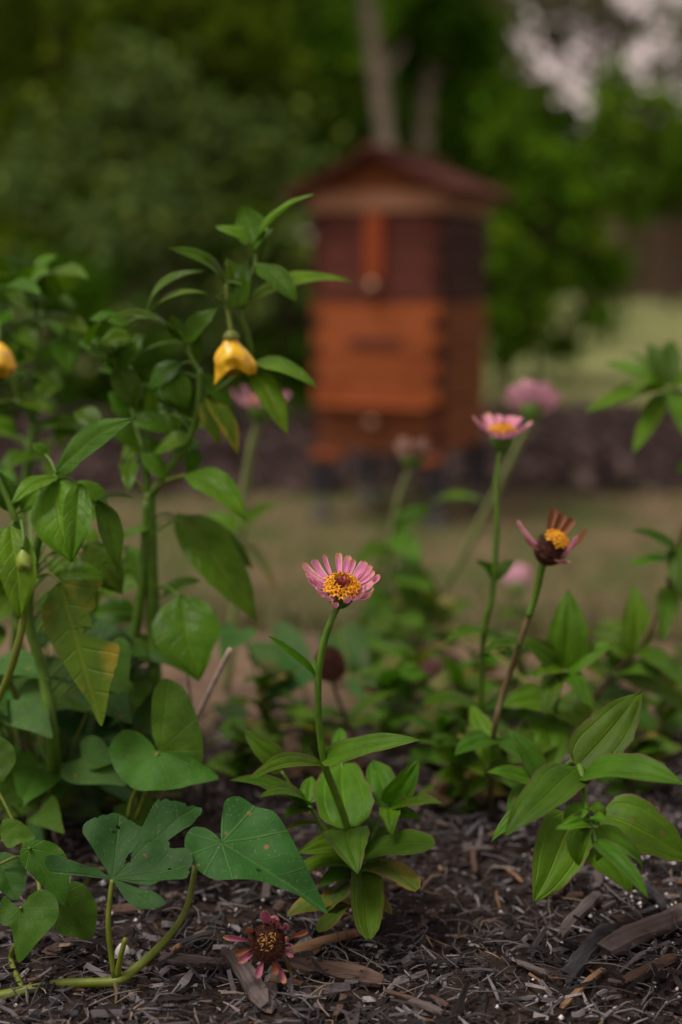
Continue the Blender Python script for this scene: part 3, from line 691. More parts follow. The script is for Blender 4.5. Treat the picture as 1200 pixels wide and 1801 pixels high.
for k in range(40):
    px, py = rc.uniform(-20, 1220), 1801 - 290 * rc.random() ** 1.2; a = rc.gauss(.6, .9); L = rc.uniform(22, 75); i = rc.choices(range(4), (5, 4, 1, 3))[0]
    chip((px, py), (px + L * math.cos(a), py - L * .7 * math.sin(a)), rc.uniform(7, 17), CH[i], GL[i], rc, rc.uniform(.003, .009), rc.uniform(.3, .7), GL[i] + ' layer')
def pebble(px, py, rpx, mat, label, name='pebble', sq=(1, .8, .9)):
    p = gray(px, py); r = rpx / FPX * (p - CAM).dot(CF); V, F = [], []
    for i in range(9):
        th = math.pi * i / 8
        for j in range(12):
            a = 6.2832 * j / 12; q = Vector((math.sin(th) * math.cos(a) * sq[0], math.sin(th) * math.sin(a) * sq[1], math.cos(th) * sq[2]))
            V.append(p + Vector((0, 0, r * .5)) + q * r * (1 + .22 * noise.noise(q * 2.2 + Vector((px, 0, 0)))))
    for i in range(8):
        for j in range(12): F.append((i * 12 + j, (i + 1) * 12 + j, (i + 1) * 12 + (j + 1) % 12, i * 12 + (j + 1) % 12))
    single(name, (V, F), mat, label, 'stone', loc=p)
pebble(216, 1690, 17, simple('white_stone', (.42, .42, .42), (.55, .55, .54), 120, .7, .3, .4), 'white stone beside the cut vine shoot', sq=(.9, .8, 1.3))
pebble(386, 1624, 10, simple('amber_stone', (.30, .17, .06), (.42, .26, .11), 150, .6, .3, .3), 'small amber pebble near the withered flower', sq=(.8, .9, 1.1))
pebble(272, 1655, 7, simple('grey_stone', (.3, .3, .31), (.4, .4, .41), 150, .7, .3, .3), 'small grey pebble beside the vine stem')

# ------------------------------------------------------------------ plant helpers
def stem(T, pts, r0, r1, mat, name='stem', parent=None, bumps=.22, to_ground=True):
    """pts: (px, py, depth) from the ground up; radius in metres"""
    w = [P(*p) if not isinstance(p, Vector) else p for p in pts]
    if to_ground: w = [G(w[0].x, w[0].y, -.01)] + w if w[0].z > ground(w[0].x, w[0].y) + .004 else [w[0] - Vector((0, 0, .01))] + w[1:]
    o = T.part(name, tube(w, r0, r1, seg=8, n=6, bumps=bumps), mat, parent); T.pts += spline(w, 6); return o
def nearest(T, p): return min(T.pts, key=lambda q: (q - p).length + max(0, q.z - p.z) * 1.5)
def lf(T, b, t, wpx, n=(0, .8, .6), shape='zinnia', mat='zin', pet=False, **k):
    bw, tw = P(*b), P(*t); D = (b[2] + t[2]) / 2
    o = T.part('leaf', leaf_geo(bw, tw, wpx / FPX * D, N3(n), shape, **k), M[mat])
    if pet:
        s = nearest(T, bw)
        if (s - bw).length > .002: T.part('petiole', tube([s, s.lerp(bw, .5) + Vector((0, 0, .12 * (s - bw).length)), bw + (tw - bw) * .03], .0011, .0008, seg=6, n=4), M['stemg'], o)
    return o
def tl(T, outline, c, D, n, b, t, mat='pot', pet=None, petr=.0016, petmat='stemv', **k):
    o = T.part('leaf', traced_geo(outline, c, D, n, b, t, **k), M[mat])
    if pet: T.part('petiole', tube([P(*q) if len(q) == 3 else gray(*q) for q in pet], petr, petr * .8, seg=7, n=5), M[petmat], o)
    return o
def petal_geo(b, t, w, inn, roll=1.6, cup=.12, blunt=.85, sd=0, nu=12, nv=8, base=.4, tipcurl=0.0):
    ax = t - b; L = ax.length; ax.normalize(); n = (inn - ax * inn.dot(ax)).normalized(); s = ax.cross(n); V, F, U = [], [], []
    for i in range(nu + 1):
        u = i / nu; ww = w * .5 * (base + (1 - base) * math.sin(min(1, u / .78) * math.pi / 2)) * (1 if u < blunt else math.sqrt(max(.02, 1 - ((u - blunt) / (1 - blunt)) ** 2 * .9)))
        rl = roll * (1 - .35 * u); c = b + ax * L * u + n * (-cup * L * 4 * u * (1 - u) + tipcurl * L * max(0, u - .5) ** 2 * 4)
        for j in range(nv + 1):
            v = 2 * j / nv - 1; a = rl * v; rr = ww / max(rl, .25)
            notch = -.05 * L * (math.cos(v * 4 + sd) * .5 + .5 if i == nu else 0)
            V.append(c + ax * notch + s * (rr * math.sin(a)) + n * (rr * (1 - math.cos(a)) + .06 * w * noise.noise((u * 3 + sd, v * 2, sd)))); U.append((u, .5 + v / 2))
    m = nv + 1
    for i in range(nu):
        for j in range(nv): F.append((i * m + j, i * m + j + 1, (i + 1) * m + j + 1, (i + 1) * m + j))
    return V, F, U
def cup_geo(c, ax, r, h, stemr, seg=16, rings=8):
    a = ax.orthogonal().normalized(); b = ax.cross(a); V, F = [], []
    for i in range(rings + 1):
        u = i / rings; rr = stemr + (r - stemr) * math.sin(u * math.pi / 2) ** .75
        for j in range(seg):
            w = 6.2832 * j / seg; sc = 1 + .07 * ((j + i) % 2) * (1 if i > 1 else 0)
            V.append(c - ax * h * (1 - u) + (a * math.cos(w) + b * math.sin(w)) * rr * sc)
    for i in range(rings):
        for j in range(seg): F.append((i * seg + j, i * seg + (j + 1) % seg, (i + 1) * seg + (j + 1) % seg, (i + 1) * seg + j))
    F.append(tuple(rings * seg + j for j in range(seg))); return V, F
def dome_geo(c, ax, r, h, rng, seg=22, rings=10, rough=.06):
    a = ax.orthogonal().normalized(); b = ax.cross(a); V, F = [], []
    for i in range(rings + 1):
        th = math.pi / 2 * i / rings
        for j in range(seg):
            w = 6.2832 * (j + .5 * (i % 2)) / seg; k = 1 + rough * rng.uniform(-1, 1)
            V.append(c + (a * math.cos(w) + b * math.sin(w)) * r * math.cos(th) * k + ax * h * math.sin(th) * k)
    for i in range(rings):
        for j in range(seg): F.append((i * seg + j, i * seg + (j + 1) % seg, (i + 1) * seg + (j + 1) % seg, (i + 1) * seg + j))
    return V, F
def spikes_geo(c, ax, r, h, n, rng, size, lo=0.0, hi=1.0, lobes=1, spread=.4):
    """small florets standing on a dome; lobes > 1 makes star florets"""
    a = ax.orthogonal().normalized(); b = ax.cross(a); V, F = [], []
    for k in range(n):
        q = math.sqrt(lo * lo + (hi * hi - lo * lo) * (k + .5) / n); w = k * 2.39996
        rad = (a * math.cos(w) + b * math.sin(w)); p = c + rad * r * q + ax * h * math.sqrt(max(0, 1 - q * q * .98))
        d = (rad * q * .9 + ax * (1.1 - .5 * q)).normalized(); e = d.orthogonal().normalized(); f = d.cross(e); s = size * rng.uniform(.8, 1.2)
        if lobes == 1:
            d2 = (d + Vector((rng.uniform(-1, 1), rng.uniform(-1, 1), rng.uniform(-1, 1))) * spread).normalized(); o = len(V)
            V += [p + e * s * .22, p - e * s * .11 + f * s * .19, p - e * s * .11 - f * s * .19, p + d2 * s]; F += [(o, o + 1, o + 3), (o + 1, o + 2, o + 3), (o + 2, o, o + 3)]
        else:
            for l in range(lobes):
                an = 6.2832 * l / lobes + rng.uniform(0, .6); g = e * math.cos(an) + f * math.sin(an); g2 = d.cross(g); o = len(V)
                t0 = p + d * s * .15; m1 = p + d * s * .75 + g * s * .22; tp = p + d * s * rng.uniform(.75, 1.05) + g * s * .72
                V += [t0 + g2 * s * .10 + g * s * .1, t0 - g2 * s * .10 + g * s * .1, m1 - g2 * s * .20, m1 + g2 * s * .20, tp, p + d * s * .6 + g * s * .30]
                F += [(o, o + 1, o + 2, o + 3), (o + 3, o + 2, o + 4), (o + 2, o + 5, o + 4), (o + 3, o + 4, o + 5)]
    return V, F

# ------------------------------------------------------------------ the sharp zinnia
rz = random.Random(2)
D0 = .80
b0 = gray(632, 1640)
Z = Thing('zinnia_plant', 'zinnia with the sharp pink flower whose disc is ringed by yellow florets', 'zinnia', b0)
ax = N3((.10, .76, .64)); fcen = P(601, 1036, D0)
cupb = fcen - ax * .0105
stem(Z, [b0, P(625, 1540, .862), P(611, 1457, .850), P(590, 1395, .835), P(570, 1340, .825), P(561, 1270, .818), P(560, 1200, .812), P(568, 1140, .808), P(583, 1090, .805), cupb + Vector((0, 0, .0))], .0023, .0020, M['stemg'])
head = Z.part('flower_head', cup_geo(fcen - ax * .001, ax, .0080, .0120, .0026), M['cup'])
for k in range(11):
    w = 6.283 * k / 11; a = ax.orthogonal().normalized(); b = ax.cross(a); rad = a * math.cos(w) + b * math.sin(w)
    Z.part('bract', leaf_geo(fcen - ax * .0095 + rad * .0042, fcen + rad * .0088 - ax * .0005, .0062, rad, 'blunt', bend=.1, fold=-.2, nu=5, nv=4), M['cup'], head)
disc = Z.part('disc', dome_geo(fcen, ax, .0078, .0038, rz), simple('disc_base', (.12, .03, .008), (.24, .08, .012), 600, .6, .3, .3), head)
Z.part('yellow_florets', spikes_geo(fcen, ax, .0079, .0046, 44, rz, .0034, .52, 1.0, 5), M['flor'], disc, smooth=False)
Z.part('red_florets', spikes_geo(fcen, ax, .0082, .0045, 60, rz, .0024, .0, .46), M['florc'], disc, smooth=False)
# (tip x, tip y, depth offset, width px, roll)
PT = [(530, 993, .004, 15, 1.5), (549, 986, .010, 14, 1.6), (568, 976, .014, 10, 2.4), (595, 974, .017, 13, 2.2), (613, 978, .016, 13, 1.9), (623, 984, .014, 11, 2.0), (644, 988, .011, 15, 1.2),
      (655, 996, .008, 14, 2.0), (671, 1015, .003, 13, 1.7), (661, 1006, .005, 13, 1.7), (660, 1027, -.003, 16, 1.6), (658, 1041, -.009, 19, 1.4), (637, 1048, -.013, 19, 1.5),
      (614, 1053, -.016, 15, 2.2), (588, 1064, -.019, 15, 2.6), (574, 1052, -.015, 17, 1.7), (556, 1040, -.010, 19, 1.5), (539, 1019, -.004, 16, 1.6), (535, 1008, .000, 15, 1.5), (549, 1020, -.006, 14, 1.7), (646, 1030, -.008, 13, 1.8)]
aa = ax.orthogonal().normalized(); bb = ax.cross(aa)
for i, (x, y, dz, w, rl) in enumerate(PT):
    t = P(x, y, D0 + dz); rad = t - fcen; rad = (rad - ax * rad.dot(ax)).normalized()
    b = fcen + rad * .0074 - ax * (.0006 + .0008 * (i % 3))
    Z.part('petal', petal_geo(b, t, 1.32 * w / FPX * D0, (ax * 1.0 - rad * .55).normalized(), rl * .8, .10 if y < 1030 else .20, sd=i * 1.7, base=.42, tipcurl=.06), M['pink'], head)
lf(Z, (556, 1190, .812), (472, 1119, .80), 20, (.3, .6, .7), 'lance', fold=.5, bend=.06)
lf(Z, (560, 1192, .812), (553, 1160, .818), 14, (-.5, .3, .8), 'lance', fold=.4)
lf(Z, (569, 1336, .824), (742, 1302, .800), 56, (.05, .75, .66), fold=.25, bend=.06)
lf(Z, (570, 1350, .824), (437, 1371, .780), 50, (-.1, .8, .6), fold=.25, bend=.10)
lf(Z, (613, 1457, .848), (600, 1340, .905), 104, (0, .62, .78), fold=.30, bend=.08, wave=.04)
lf(Z, (607, 1462, .846), (629, 1537, .800), 82, (0, .75, .66), fold=.15, bend=.14)
lf(Z, (640, 1500, .860), (764, 1487, .830), 66, (.1, .8, .6), 'blunt', bend=.08, fold=.1)
lf(Z, (620, 1498, .860), (524, 1500, .835), 58, (-.1, .8, .6), bend=.10)
lf(Z, (622, 1520, .862), (500, 1540, .84), 46, (-.1, .85, .5), bend=.12)
lf(Z, (640, 1530, .862), (735, 1565, .83), 56, (.2, .8, .5), 'blunt', 'zinold', bend=.12)
lf(Z, (636, 1528, .858), (650, 1652, .80), 64, (.1, .35, .93), 'blunt', fold=.5, bend=.05)
lf(Z, (625, 1550, .862), (575, 1604, .835), 44, (-.3, .7, .6), 'blunt', 'zinold', bend=.15, wave=.12)
lf(Z, (622, 1585, .860), (505, 1612, .828), 40, (-.2, .8, .5), 'blunt', 'zinold', bend=.16, wave=.14, curl=.4)
lf(Z, (628, 1590, .860), (560, 1640, .820), 34, (-.2, .7, .6), 'blunt', 'zinold', bend=.12, wave=.14)
for b, t, w, n, m in (((618, 1505, .862), (560, 1455, .885), 52, (-.2, .5, .85), 'zin'), ((632, 1505, .862), (700, 1455, .885), 56, (.2, .5, .85), 'zin'), ((628, 1540, .862), (560, 1560, .84), 46, (-.2, .7, .6), 'zin'), ((634, 1545, .862), (700, 1530, .85), 50, (.2, .7, .6), 'zin'), ((632, 1575, .862), (690, 1610, .835), 44, (.2, .7, .6), 'zinold'), ((630, 1500, .862), (640, 1420, .90), 60, (.1, .5, .85), 'zin'), ((684, 1430, .868), (740, 1440, .86), 36, (.1, .7, .6), 'zin'), ((545, 1420, .868), (500, 1440, .85), 36, (-.1, .7, .6), 'zin')): lf(Z, b, t, w, n, mat=m, bend=.12)
stem(Z, [P(627, 1545, .862), P(655, 1470, .868), P(684, 1418, .868)], .0014, .0012, M['stemg'], to_ground=False)
lf(Z, (684, 1416, .868), (737, 1335, .862), 50, (.2, .45, .87), fold=.3)
lf(Z, (682, 1416, .868), (655, 1338, .895), 58, (-.1, .5, .85), fold=.3)
lf(Z, (686, 1420, .868), (779, 1414, .845), 44, (.1, .8, .55), bend=.08)
lf(Z, (684, 1422, .866), (690, 1470, .840), 40, (.0, .7, .7), bend=.15)
stem(Z, [P(626, 1540, .862), P(585, 1480, .868), P(542, 1415, .868)], .0014, .0011, M['stemg'], to_ground=False)
lf(Z, (540, 1414, .868), (404, 1372, .85), 44, (-.1, .8, .55), bend=.10)
lf(Z, (542, 1416, .866), (455, 1402, .835), 40, (-.1, .8, .55), bend=.14)
lf(Z, (495, 1356, .885), (430, 1285, .885), 46, (.2, .45, .85), fold=.25)
lf(Z, (540, 1412, .868), (548, 1366, .885), 34, (0, .5, .85))
lf(Z, (560, 1448, .866), (504, 1460, .850), 14, (0, .8, .5), 'lance')
lf(Z, (600, 1330, .90), (598, 1280, .92), 30, (0, .5, .8))
stem(Z, [P(590, 1480, .868), P(525, 1400, .884), P(495, 1356, .885)], .0011, .0009, M['stemg'], to_ground=False)
stem(Z, [P(611, 1457, .852), P(606, 1390, .885), P(600, 1330, .90)], .0011, .0009, M['stemg'], to_ground=False)

# ------------------------------------------------------------------ withered zinnia lying over the mulch
Wd = P(472, 1658, .775); wb = gray(522, 1772)
Q = Thing('withered_zinnia', 'withered zinnia with curled purple and tan petals low over the mulch', 'zinnia', wb)
axw = N3((-.05, .35, .94))
stem(Q, [wb, P(513, 1715, .80), P(492, 1672, .79), Wd - axw * .009], .0011, .0014, M['stemb'])
hw = Q.part('flower_head', cup_geo(Wd - axw * .001, axw, .0092, .010, .002), M['cupd'])
dw = Q.part('disc', dome_geo(Wd, axw, .0098, .0066, rz, rough=.08), M['cone'], hw)
Q.part('chaff', spikes_geo(Wd, axw, .0098, .0066, 200, rz, .0024, .0, 1.0), M['cone'], dw, smooth=False)
fl = []
for k in range(26):
    a = rz.uniform(0, 6.28); q = rz.uniform(0, .55); e1 = axw.orthogonal().normalized(); e2 = axw.cross(e1)
    p = Wd + (e1 * math.cos(a) + e2 * math.sin(a)) * .0098 * q + axw * .0068; s = rz.uniform(0, 6.28); d = e1 * math.cos(s) + e2 * math.sin(s)
    fl.append(tube([p, p + axw * .0008 + d * .0008, p + d * .0022 + axw * .0003], .00022, seg=4, n=2))
Q.part('dry_florets', join(*fl)[:2], M['straw'], dw)
for i, (x, y, dz, w, rl, m) in enumerate([(466, 1595, .0, 16, 2.0, 'pinkd'), (487, 1604, -.004, 16, 2.2, 'pinkd'), (508, 1624, -.004, 12, 2.4, 'pinkd'), (546, 1638, .0, 9, 2.6, 'tan'), (516, 1682, -.003, 9, 2.4, 'pinkd'), (502, 1729, -.002, 11, 2.4, 'pinkd'), (487, 1716, -.003, 11, 2.2, 'tan'),
                                          (453, 1722, -.004, 12, 2.2, 'pinkd'), (417, 1694, -.003, 13, 2.2, 'pinkd'), (413, 1679, .002, 11, 2.4, 'tan'), (391, 1648, .0, 10, 2.4, 'pinkd'), (430, 1631, -.006, 14, 2.6, 'tan'), (514, 1650, -.008, 10, 2.6, 'pinkd'), (518, 1664, -.006, 9, 2.6, 'pinkd'), (497, 1617, -.008, 9, 2.4, 'pinkd')]):
    t = P(x, y, .772 + dz); rad = t - Wd; rad = (rad - axw * rad.dot(axw)).normalized()
    Q.part('petal', petal_geo(Wd + rad * .0090 - axw * .001, t, 1.5 * w / FPX * .8, axw, rl * .85, -.12 + .3 * rz.random(), sd=i * 2.3, base=.30, blunt=.72, tipcurl=rz.uniform(-.05, .28), nu=14), M[m], hw)

# ------------------------------------------------------------------ other zinnias
def zhead(T, c, ax, r, petals, mat, disc='flor', cupm='cup', wpx=14, D=1, roll=1.5, florets=40, cone=False, cuph=None):
    h = T.part('flower_head', cup_geo(c - ax * .001, ax, r, cuph or r * 1.2, .0022), M[cupm])
    d = T.part('disc', dome_geo(c, ax, r * .95, r * (.8 if cone else .5), rz), M['cone'] if cone else M['florc'], h)
    if florets: T.part('florets', spikes_geo(c, ax, r * .95, r * (.85 if cone else .55), florets, rz, r * .4, .0 if cone else .3, .75 if cone else 1, 5), M[disc], d, smooth=False)
    for i, q in enumerate(petals):
        t = q if isinstance(q, Vector) else P(q[0], q[1], q[2]); rad = t - c; rad = rad - ax * rad.dot(ax)
        rad = rad.normalized() if rad.length > 1e-5 else ax.orthogonal().normalized()
        m = q[3] if not isinstance(q, Vector) and len(q) > 3 else mat
        T.part('petal', petal_geo(c + rad * r * .9 - ax * .0008, t, wpx / FPX * D, (ax - rad * .4).normalized(), roll, .08, sd=i * 1.3), M[m], h)
    return h
def auto_petals(c, ax, n, L, elev, rng, jit=.15):
    a = ax.orthogonal().normalized(); b = ax.cross(a); o = []
    for k in range(n):
        w = 6.2832 * (k + rng.uniform(-.2, .2)) / n; rad = a * math.cos(w) + b * math.sin(w); e = elev + rng.uniform(-jit, jit)
        o.append(c + rad * L * math.cos(e) + ax * L * math.sin(e))
    return o
# pink flower in side view
z1b = gray(850, 1420)
Z1 = Thing('zinnia_plant', 'slender zinnia with a cup-shaped pink flower in front of the paler back-turned flower', 'zinnia', z1b)
c1 = P(884, 763, 1.02); a1 = N3((.02, .97, .25))
stem(Z1, [z1b, P(846, 1250, 1.06), P(852, 1110, 1.04), P(866, 1050, 1.03), P(871, 980, 1.025), P(875, 900, 1.02), P(873, 850, 1.02), P(882, 785, 1.02)], .0024, .0019, M['stemg'])
zhead(Z1, c1, a1, .0088, [(830, 732, 1.02, 'pinkb'), (856, 726, 1.045), (876, 729, 1.05), (895, 731, 1.05), (916, 733, 1.04), (938, 742, 1.02), (842, 742, .995), (862, 758, .985), (885, 762, .98), (906, 758, .985), (926, 748, .995), (848, 730, 1.03), (906, 731, 1.045)], 'pink', wpx=16, D=1.02, cuph=.014)
lf(Z1, (868, 1020, 1.03), (838, 985, 1.02), 30, (.2, .6, .7), shape='zinnia'); lf(Z1, (868, 1020, 1.03), (905, 985, 1.04), 30, (-.2, .6, .7))
lf(Z1, (852, 1110, 1.04), (780, 1130, 1.02), 30, (0, .8, .5)); lf(Z1, (852, 1112, 1.04), (905, 1150, 1.03), 26, (0, .8, .5))
lf(Z1, (846, 1250, 1.06), (740, 1240, 1.02), 60, (0, .8, .5)); lf(Z1, (846, 1250, 1.06), (945, 1240, 1.03), 60, (0, .8, .5))
# pale flower turned away, thick slanting stem
z2b = gray(705, 1170)
Z2 = Thing('zinnia_plant', 'tall zinnia with a soft pink flower turned away on a thick slanting stem', 'zinnia', z2b)
c2 = P(936, 716, 1.46); a2 = N3((.12, .9, -.35))
stem(Z2, [z2b, P(730, 1150, 1.62), P(760, 1080, 1.58), P(840, 930, 1.53), P(905, 800, 1.48), P(936, 735, 1.455)], .0050, .0038, M['stemp'])
zhead(Z2, c2, a2, .012, auto_petals(c2, a2, 18, .033, .45, rz, .2) + auto_petals(c2, a2, 12, .030, .85, rz, .2), 'pinkb', wpx=16, D=1.46, roll=1.0, cuph=.016, florets=20)
for b, t, w in (((745, 1110, 1.6), (690, 1010, 1.58), 60), ((745, 1110, 1.6), (830, 1060, 1.55), 60), ((735, 1140, 1.6), (650, 1130, 1.55), 60), ((733, 1150, 1.6), (800, 1200, 1.55), 66), ((730, 1180, 1.6), (660, 1230, 1.5), 60), ((760, 1080, 1.58), (700, 950, 1.6), 50)): lf(Z2, b, t, w, (0, .7, .7))
stem(Z2, [P(735, 1140, 1.6), P(800, 1105, 1.35), P(870, 1150, 1.18), P(945, 1222, 1.10)], .0024, .0016, M['stemv'], to_ground=False)
# ageing flower with the yellow cone
z3b = gray(862, 1420)
Z3 = Thing('zinnia_plant', 'ageing zinnia with a dark cone, yellow crown and a few ragged petals', 'zinnia', z3b)
c3 = P(967, 967, .915); a3 = N3((.42, .72, .56))
stem(Z3, [z3b, P(868, 1300, .95), P(885, 1220, .94), P(915, 1130, .93), P(938, 1060, .925), P(951, 1005, .918), P(958, 982, .916)], .0022, .0019, M['stemb'])
stem(Z3, [P(930, 1085, .926), P(943, 1045, .9235), P(952, 1004, .9175), P(959, 982, .9155)], .0023, .0024, M['stemg'], to_ground=False)
h3 = zhead(Z3, c3, a3, .0098, [(908, 917, .905, 'pink'), (974, 892, .93, 'tan'), (984, 898, .932, 'tan'), (991, 904, .93, 'tan'), (1009, 911, .925, 'tan'), (1033, 934, .905, 'tan'), (1018, 942, .90, 'pink'), (1001, 990, .895, 'pinkd'), (922, 946, .895, 'pinkd')], 'pink', 'flor', 'cone', 21, .915, 1.7, 0, True, .010)
Z3.part('chaff', spikes_geo(c3, a3, .0100, .0085, 190, rz, .0024, .0, 1.0), M['cone'], h3, smooth=False)
yc = c3 + a3 * .0070 + N3((.5, .3, .6)) * .001; Z3.part('yellow_florets', spikes_geo(yc, a3, .0066, .0034, 36, rz, .0030, .0, 1.0, 5), M['flor'], h3, smooth=False)
for b, t, w, n in (((915, 1130, .93), (850, 1150, .91), 30, (0, .8, .5)), ((868, 1300, .95), (800, 1330, .92), 55, (0, .8, .5)), ((868, 1300, .95), (950, 1365, .91), 50, (.2, .6, .7)), ((862, 1340, .95), (830, 1240, .98), 50, (0, .5, .8)), ((864, 1345, .95), (958, 1420, .93), 50, (0, .7, .6))): lf(Z3, b, t, w, n)
# small blurred pink flower far back
z4b = gray(897, 1135)
Z4 = Thing('zinnia_plant', 'short zinnia with a small blurred pink flower deep in the bed', 'zinnia', z4b)
c4 = P(910, 1030, 1.72); a4 = N3((.0, .8, -.5)); stem(Z4, [z4b, P(905, 1090, 1.75), P(909, 1045, 1.725)], .0022, .002, M['stemg'])
zhead(Z4, c4, a4, .010, auto_petals(c4, a4, 13, .027, .75, rz, .2) + auto_petals(c4, a4, 10, .024, 1.0, rz, .15), 'pinkb', wpx=18, D=1.7, florets=10, cuph=.013)
lf(Z4, (907, 1075, 1.74), (880, 1090, 1.72), 30, (0, .8, .5)); lf(Z4, (907, 1075, 1.74), (935, 1092, 1.72), 30, (0, .8, .5))
# dried brown flower before the hive
z5b = gray(676, 1180)
Z5 = Thing('zinnia_plant', 'zinnia with a dried tan flower head standing in front of the beehive base', 'zinnia', z5b)
c5 = P(724, 806, 1.52); a5 = N3((.05, .9, -.1)); stem(Z5, [z5b, P(684, 1060, 1.58), P(690, 930, 1.55), P(716, 835, 1.525), P(722, 822, 1.522)], .0036, .0030, M['stemp'])
zhead(Z5, c5, a5, .012, auto_petals(c5, a5, 15, .027, .62, rz, .4) + auto_petals(c5, a5, 10, .022, .9, rz, .3), 'tanl', wpx=18, D=1.5, roll=2.0, cone=True, florets=0, cuph=.010)
for b, t, w in (((688, 960, 1.56), (620, 1000, 1.5), 40), ((690, 940, 1.55), (760, 890, 1.56), 44), ((690, 950, 1.55), (740, 990, 1.5), 60), ((686, 1010, 1.57), (760, 1040, 1.5), 66), ((685, 1040, 1.57), (640, 1080, 1.5), 50), ((684, 1080, 1.58), (750, 1110, 1.5), 60)): lf(Z5, b, t, w, (0, .6, .8))
lf(Z5, (760, 885, 1.56), (850, 880, 1.52), 26, (0, .8, .6))
# dark seed head
z6b = gray(640, 1330)
Z6 = Thing('zinnia_plant', 'dead zinnia with a dark brown seed head behind the sharp flower stem', 'zinnia', z6b)
c6 = P(581, 1182, 1.10); a6 = N3((-.05, .95, .3)); stem(Z6, [z6b, P(610, 1270, 1.12), P(590, 1215, 1.105), P(583, 1196, 1.10)], .0016, .0015, M['stemb'])
h6 = Z6.part('flower_head', cup_geo(c6, a6, .0115, .007, .002), M['cupd']); d6 = Z6.part('disc', dome_geo(c6, a6, .0120, .0195, rz, rough=.08), M['cone'], h6)
Z6.part('chaff', spikes_geo(c6, a6, .012, .0195, 200, rz, .003, .0, 1.0), M['cone'], d6, smooth=False)
for x, y in ((553, 1153), (552, 1176), (604, 1190)): Z6.part('petal', petal_geo(c6 + a6 * .001, P(x, y, 1.09), .006, a6, 2.2, .1), M['tan'], h6)
lf(Z6, (610, 1270, 1.12), (700, 1215, 1.15), 22, (0, .8, .5)); lf(Z6, (612, 1275, 1.12), (560, 1300, 1.1), 22, (0, .8, .5))
# pink flower behind the pepper plant
z7b = gray(395, 1215)
Z7 = Thing('zinnia_plant', 'zinnia on a pale stem, its pink flower half hidden behind the yellow pepper', 'zinnia', z7b)
c7 = P(458, 716, 1.32); a7 = N3((.05, .95, -.1)); stem(Z7, [z7b, P(420, 1010, 1.36), P(428, 890, 1.35), P(440, 800, 1.335), P(457, 735, 1.322)], .0046, .0036, M['stemp'])
zhead(Z7, c7, a7, .011, auto_petals(c7, a7, 15, .032, .42, rz, .15), 'pinkb', wpx=16, D=1.32, cuph=.015)
lf(Z7, (426, 925, 1.35), (492, 886, 1.32), 34, (0, .5, .8)); lf(Z7, (424, 930, 1.35), (360, 905, 1.36), 34, (0, .5, .8)); lf(Z7, (419, 955, 1.36), (488, 1040, 1.31), 32, (.5, .5, .6), mat='zinold')

# ------------------------------------------------------------------ zinnia foliage on the right
sb = gray(985, 1500)
S1 = Thing('zinnia_plant', 'drooping zinnia shoot with broad paired leaves and a curled tip over the mulch', 'zinnia', sb)
stem(S1, [sb, P(975, 1440, .86), P(985, 1370, .83), P(1008, 1340, .80), P(1021, 1352, .775), P(1027, 1395, .762), P(1034, 1440, .752), P(1042, 1465, .748), P(1047, 1482, .745)], .0022, .0014, M['stemg'])
lf(S1, (1017, 1347, .778), (1130, 1217, .80), 92, (-.25, .40, .88), fold=.12, bend=.05)
lf(S1, (1016, 1352, .776), (889, 1473, .735), 92, (-.25, .70, .66), fold=.16, bend=.07)
lf(S1, (1028, 1362, .772), (1208, 1384, .735), 86, (.1, .80, .58), fold=.28, bend=.10)
lf(S1, (975, 1395, .82), (864, 1481, .80), 44, (-.3, .75, .6), bend=.1)
lf(S1, (1037, 1446, .751), (975, 1458, .738), 34, (0, .6, .8), bend=.14, fold=.3)
lf(S1, (1036, 1447, .751), (1066, 1446, .738), 30, (0, .8, .6), bend=.2)
lf(S1, (1032, 1420, .756), (1000, 1452, .752), 36, (-.4, .5, .8), bend=.35, fold=.3, shape='blunt')
lf(S1, (1034, 1420, .756), (1062, 1440, .75), 30, (.4, .5, .8), bend=.35, shape='blunt')
lf(S1, (1036, 1450, .752), (1018, 1522, .745), 42, (-.5, .1, .85), bend=.25, fold=.6, shape='lance')
lf(S1, (1040, 1455, .752), (1048, 1515, .75), 34, (.5, .1, .85), bend=.2, fold=.6, shape='lance')
lf(S1, (1047, 1480, .745), (1141, 1581, .715), 46, (.35, .55, .75), fold=.25, bend=.08)
lf(S1, (1045, 1470, .752), (1132, 1532, .765), 56, (.4, .7, .5), fold=.3, bend=.14)
lf(S1, (1010, 1440, .83), (938, 1586, .80), 104, (.15, .45, .88), bend=.06)
lf(S1, (1060, 1435, .83), (1215, 1512, .82), 110, (-.1, .7, .7), bend=.1)
lf(S1, (1020, 1450, .84), (1110, 1570, .81), 90, (.0, .6, .8), bend=.08)
lf(S1, (950, 1372, .88), (892, 1281, .89), 46, (.4, .35, .85), fold=.2); lf(S1, (948, 1376, .88), (855, 1358, .87), 38, (0, .7, .7)); lf(S1, (950, 1380, .88), (890, 1440, .87), 50, (0, .8, .5))
stem(S1, [P(977, 1450, .862), P(962, 1400, .88), P(950, 1374, .88)], .0014, .0011, M['stemg'], to_ground=False)
stem(S1, [P(977, 1440, .861), P(1030, 1440, .84), P(1065, 1435, .83)], .0014, .001, M['stemg'], to_ground=False)

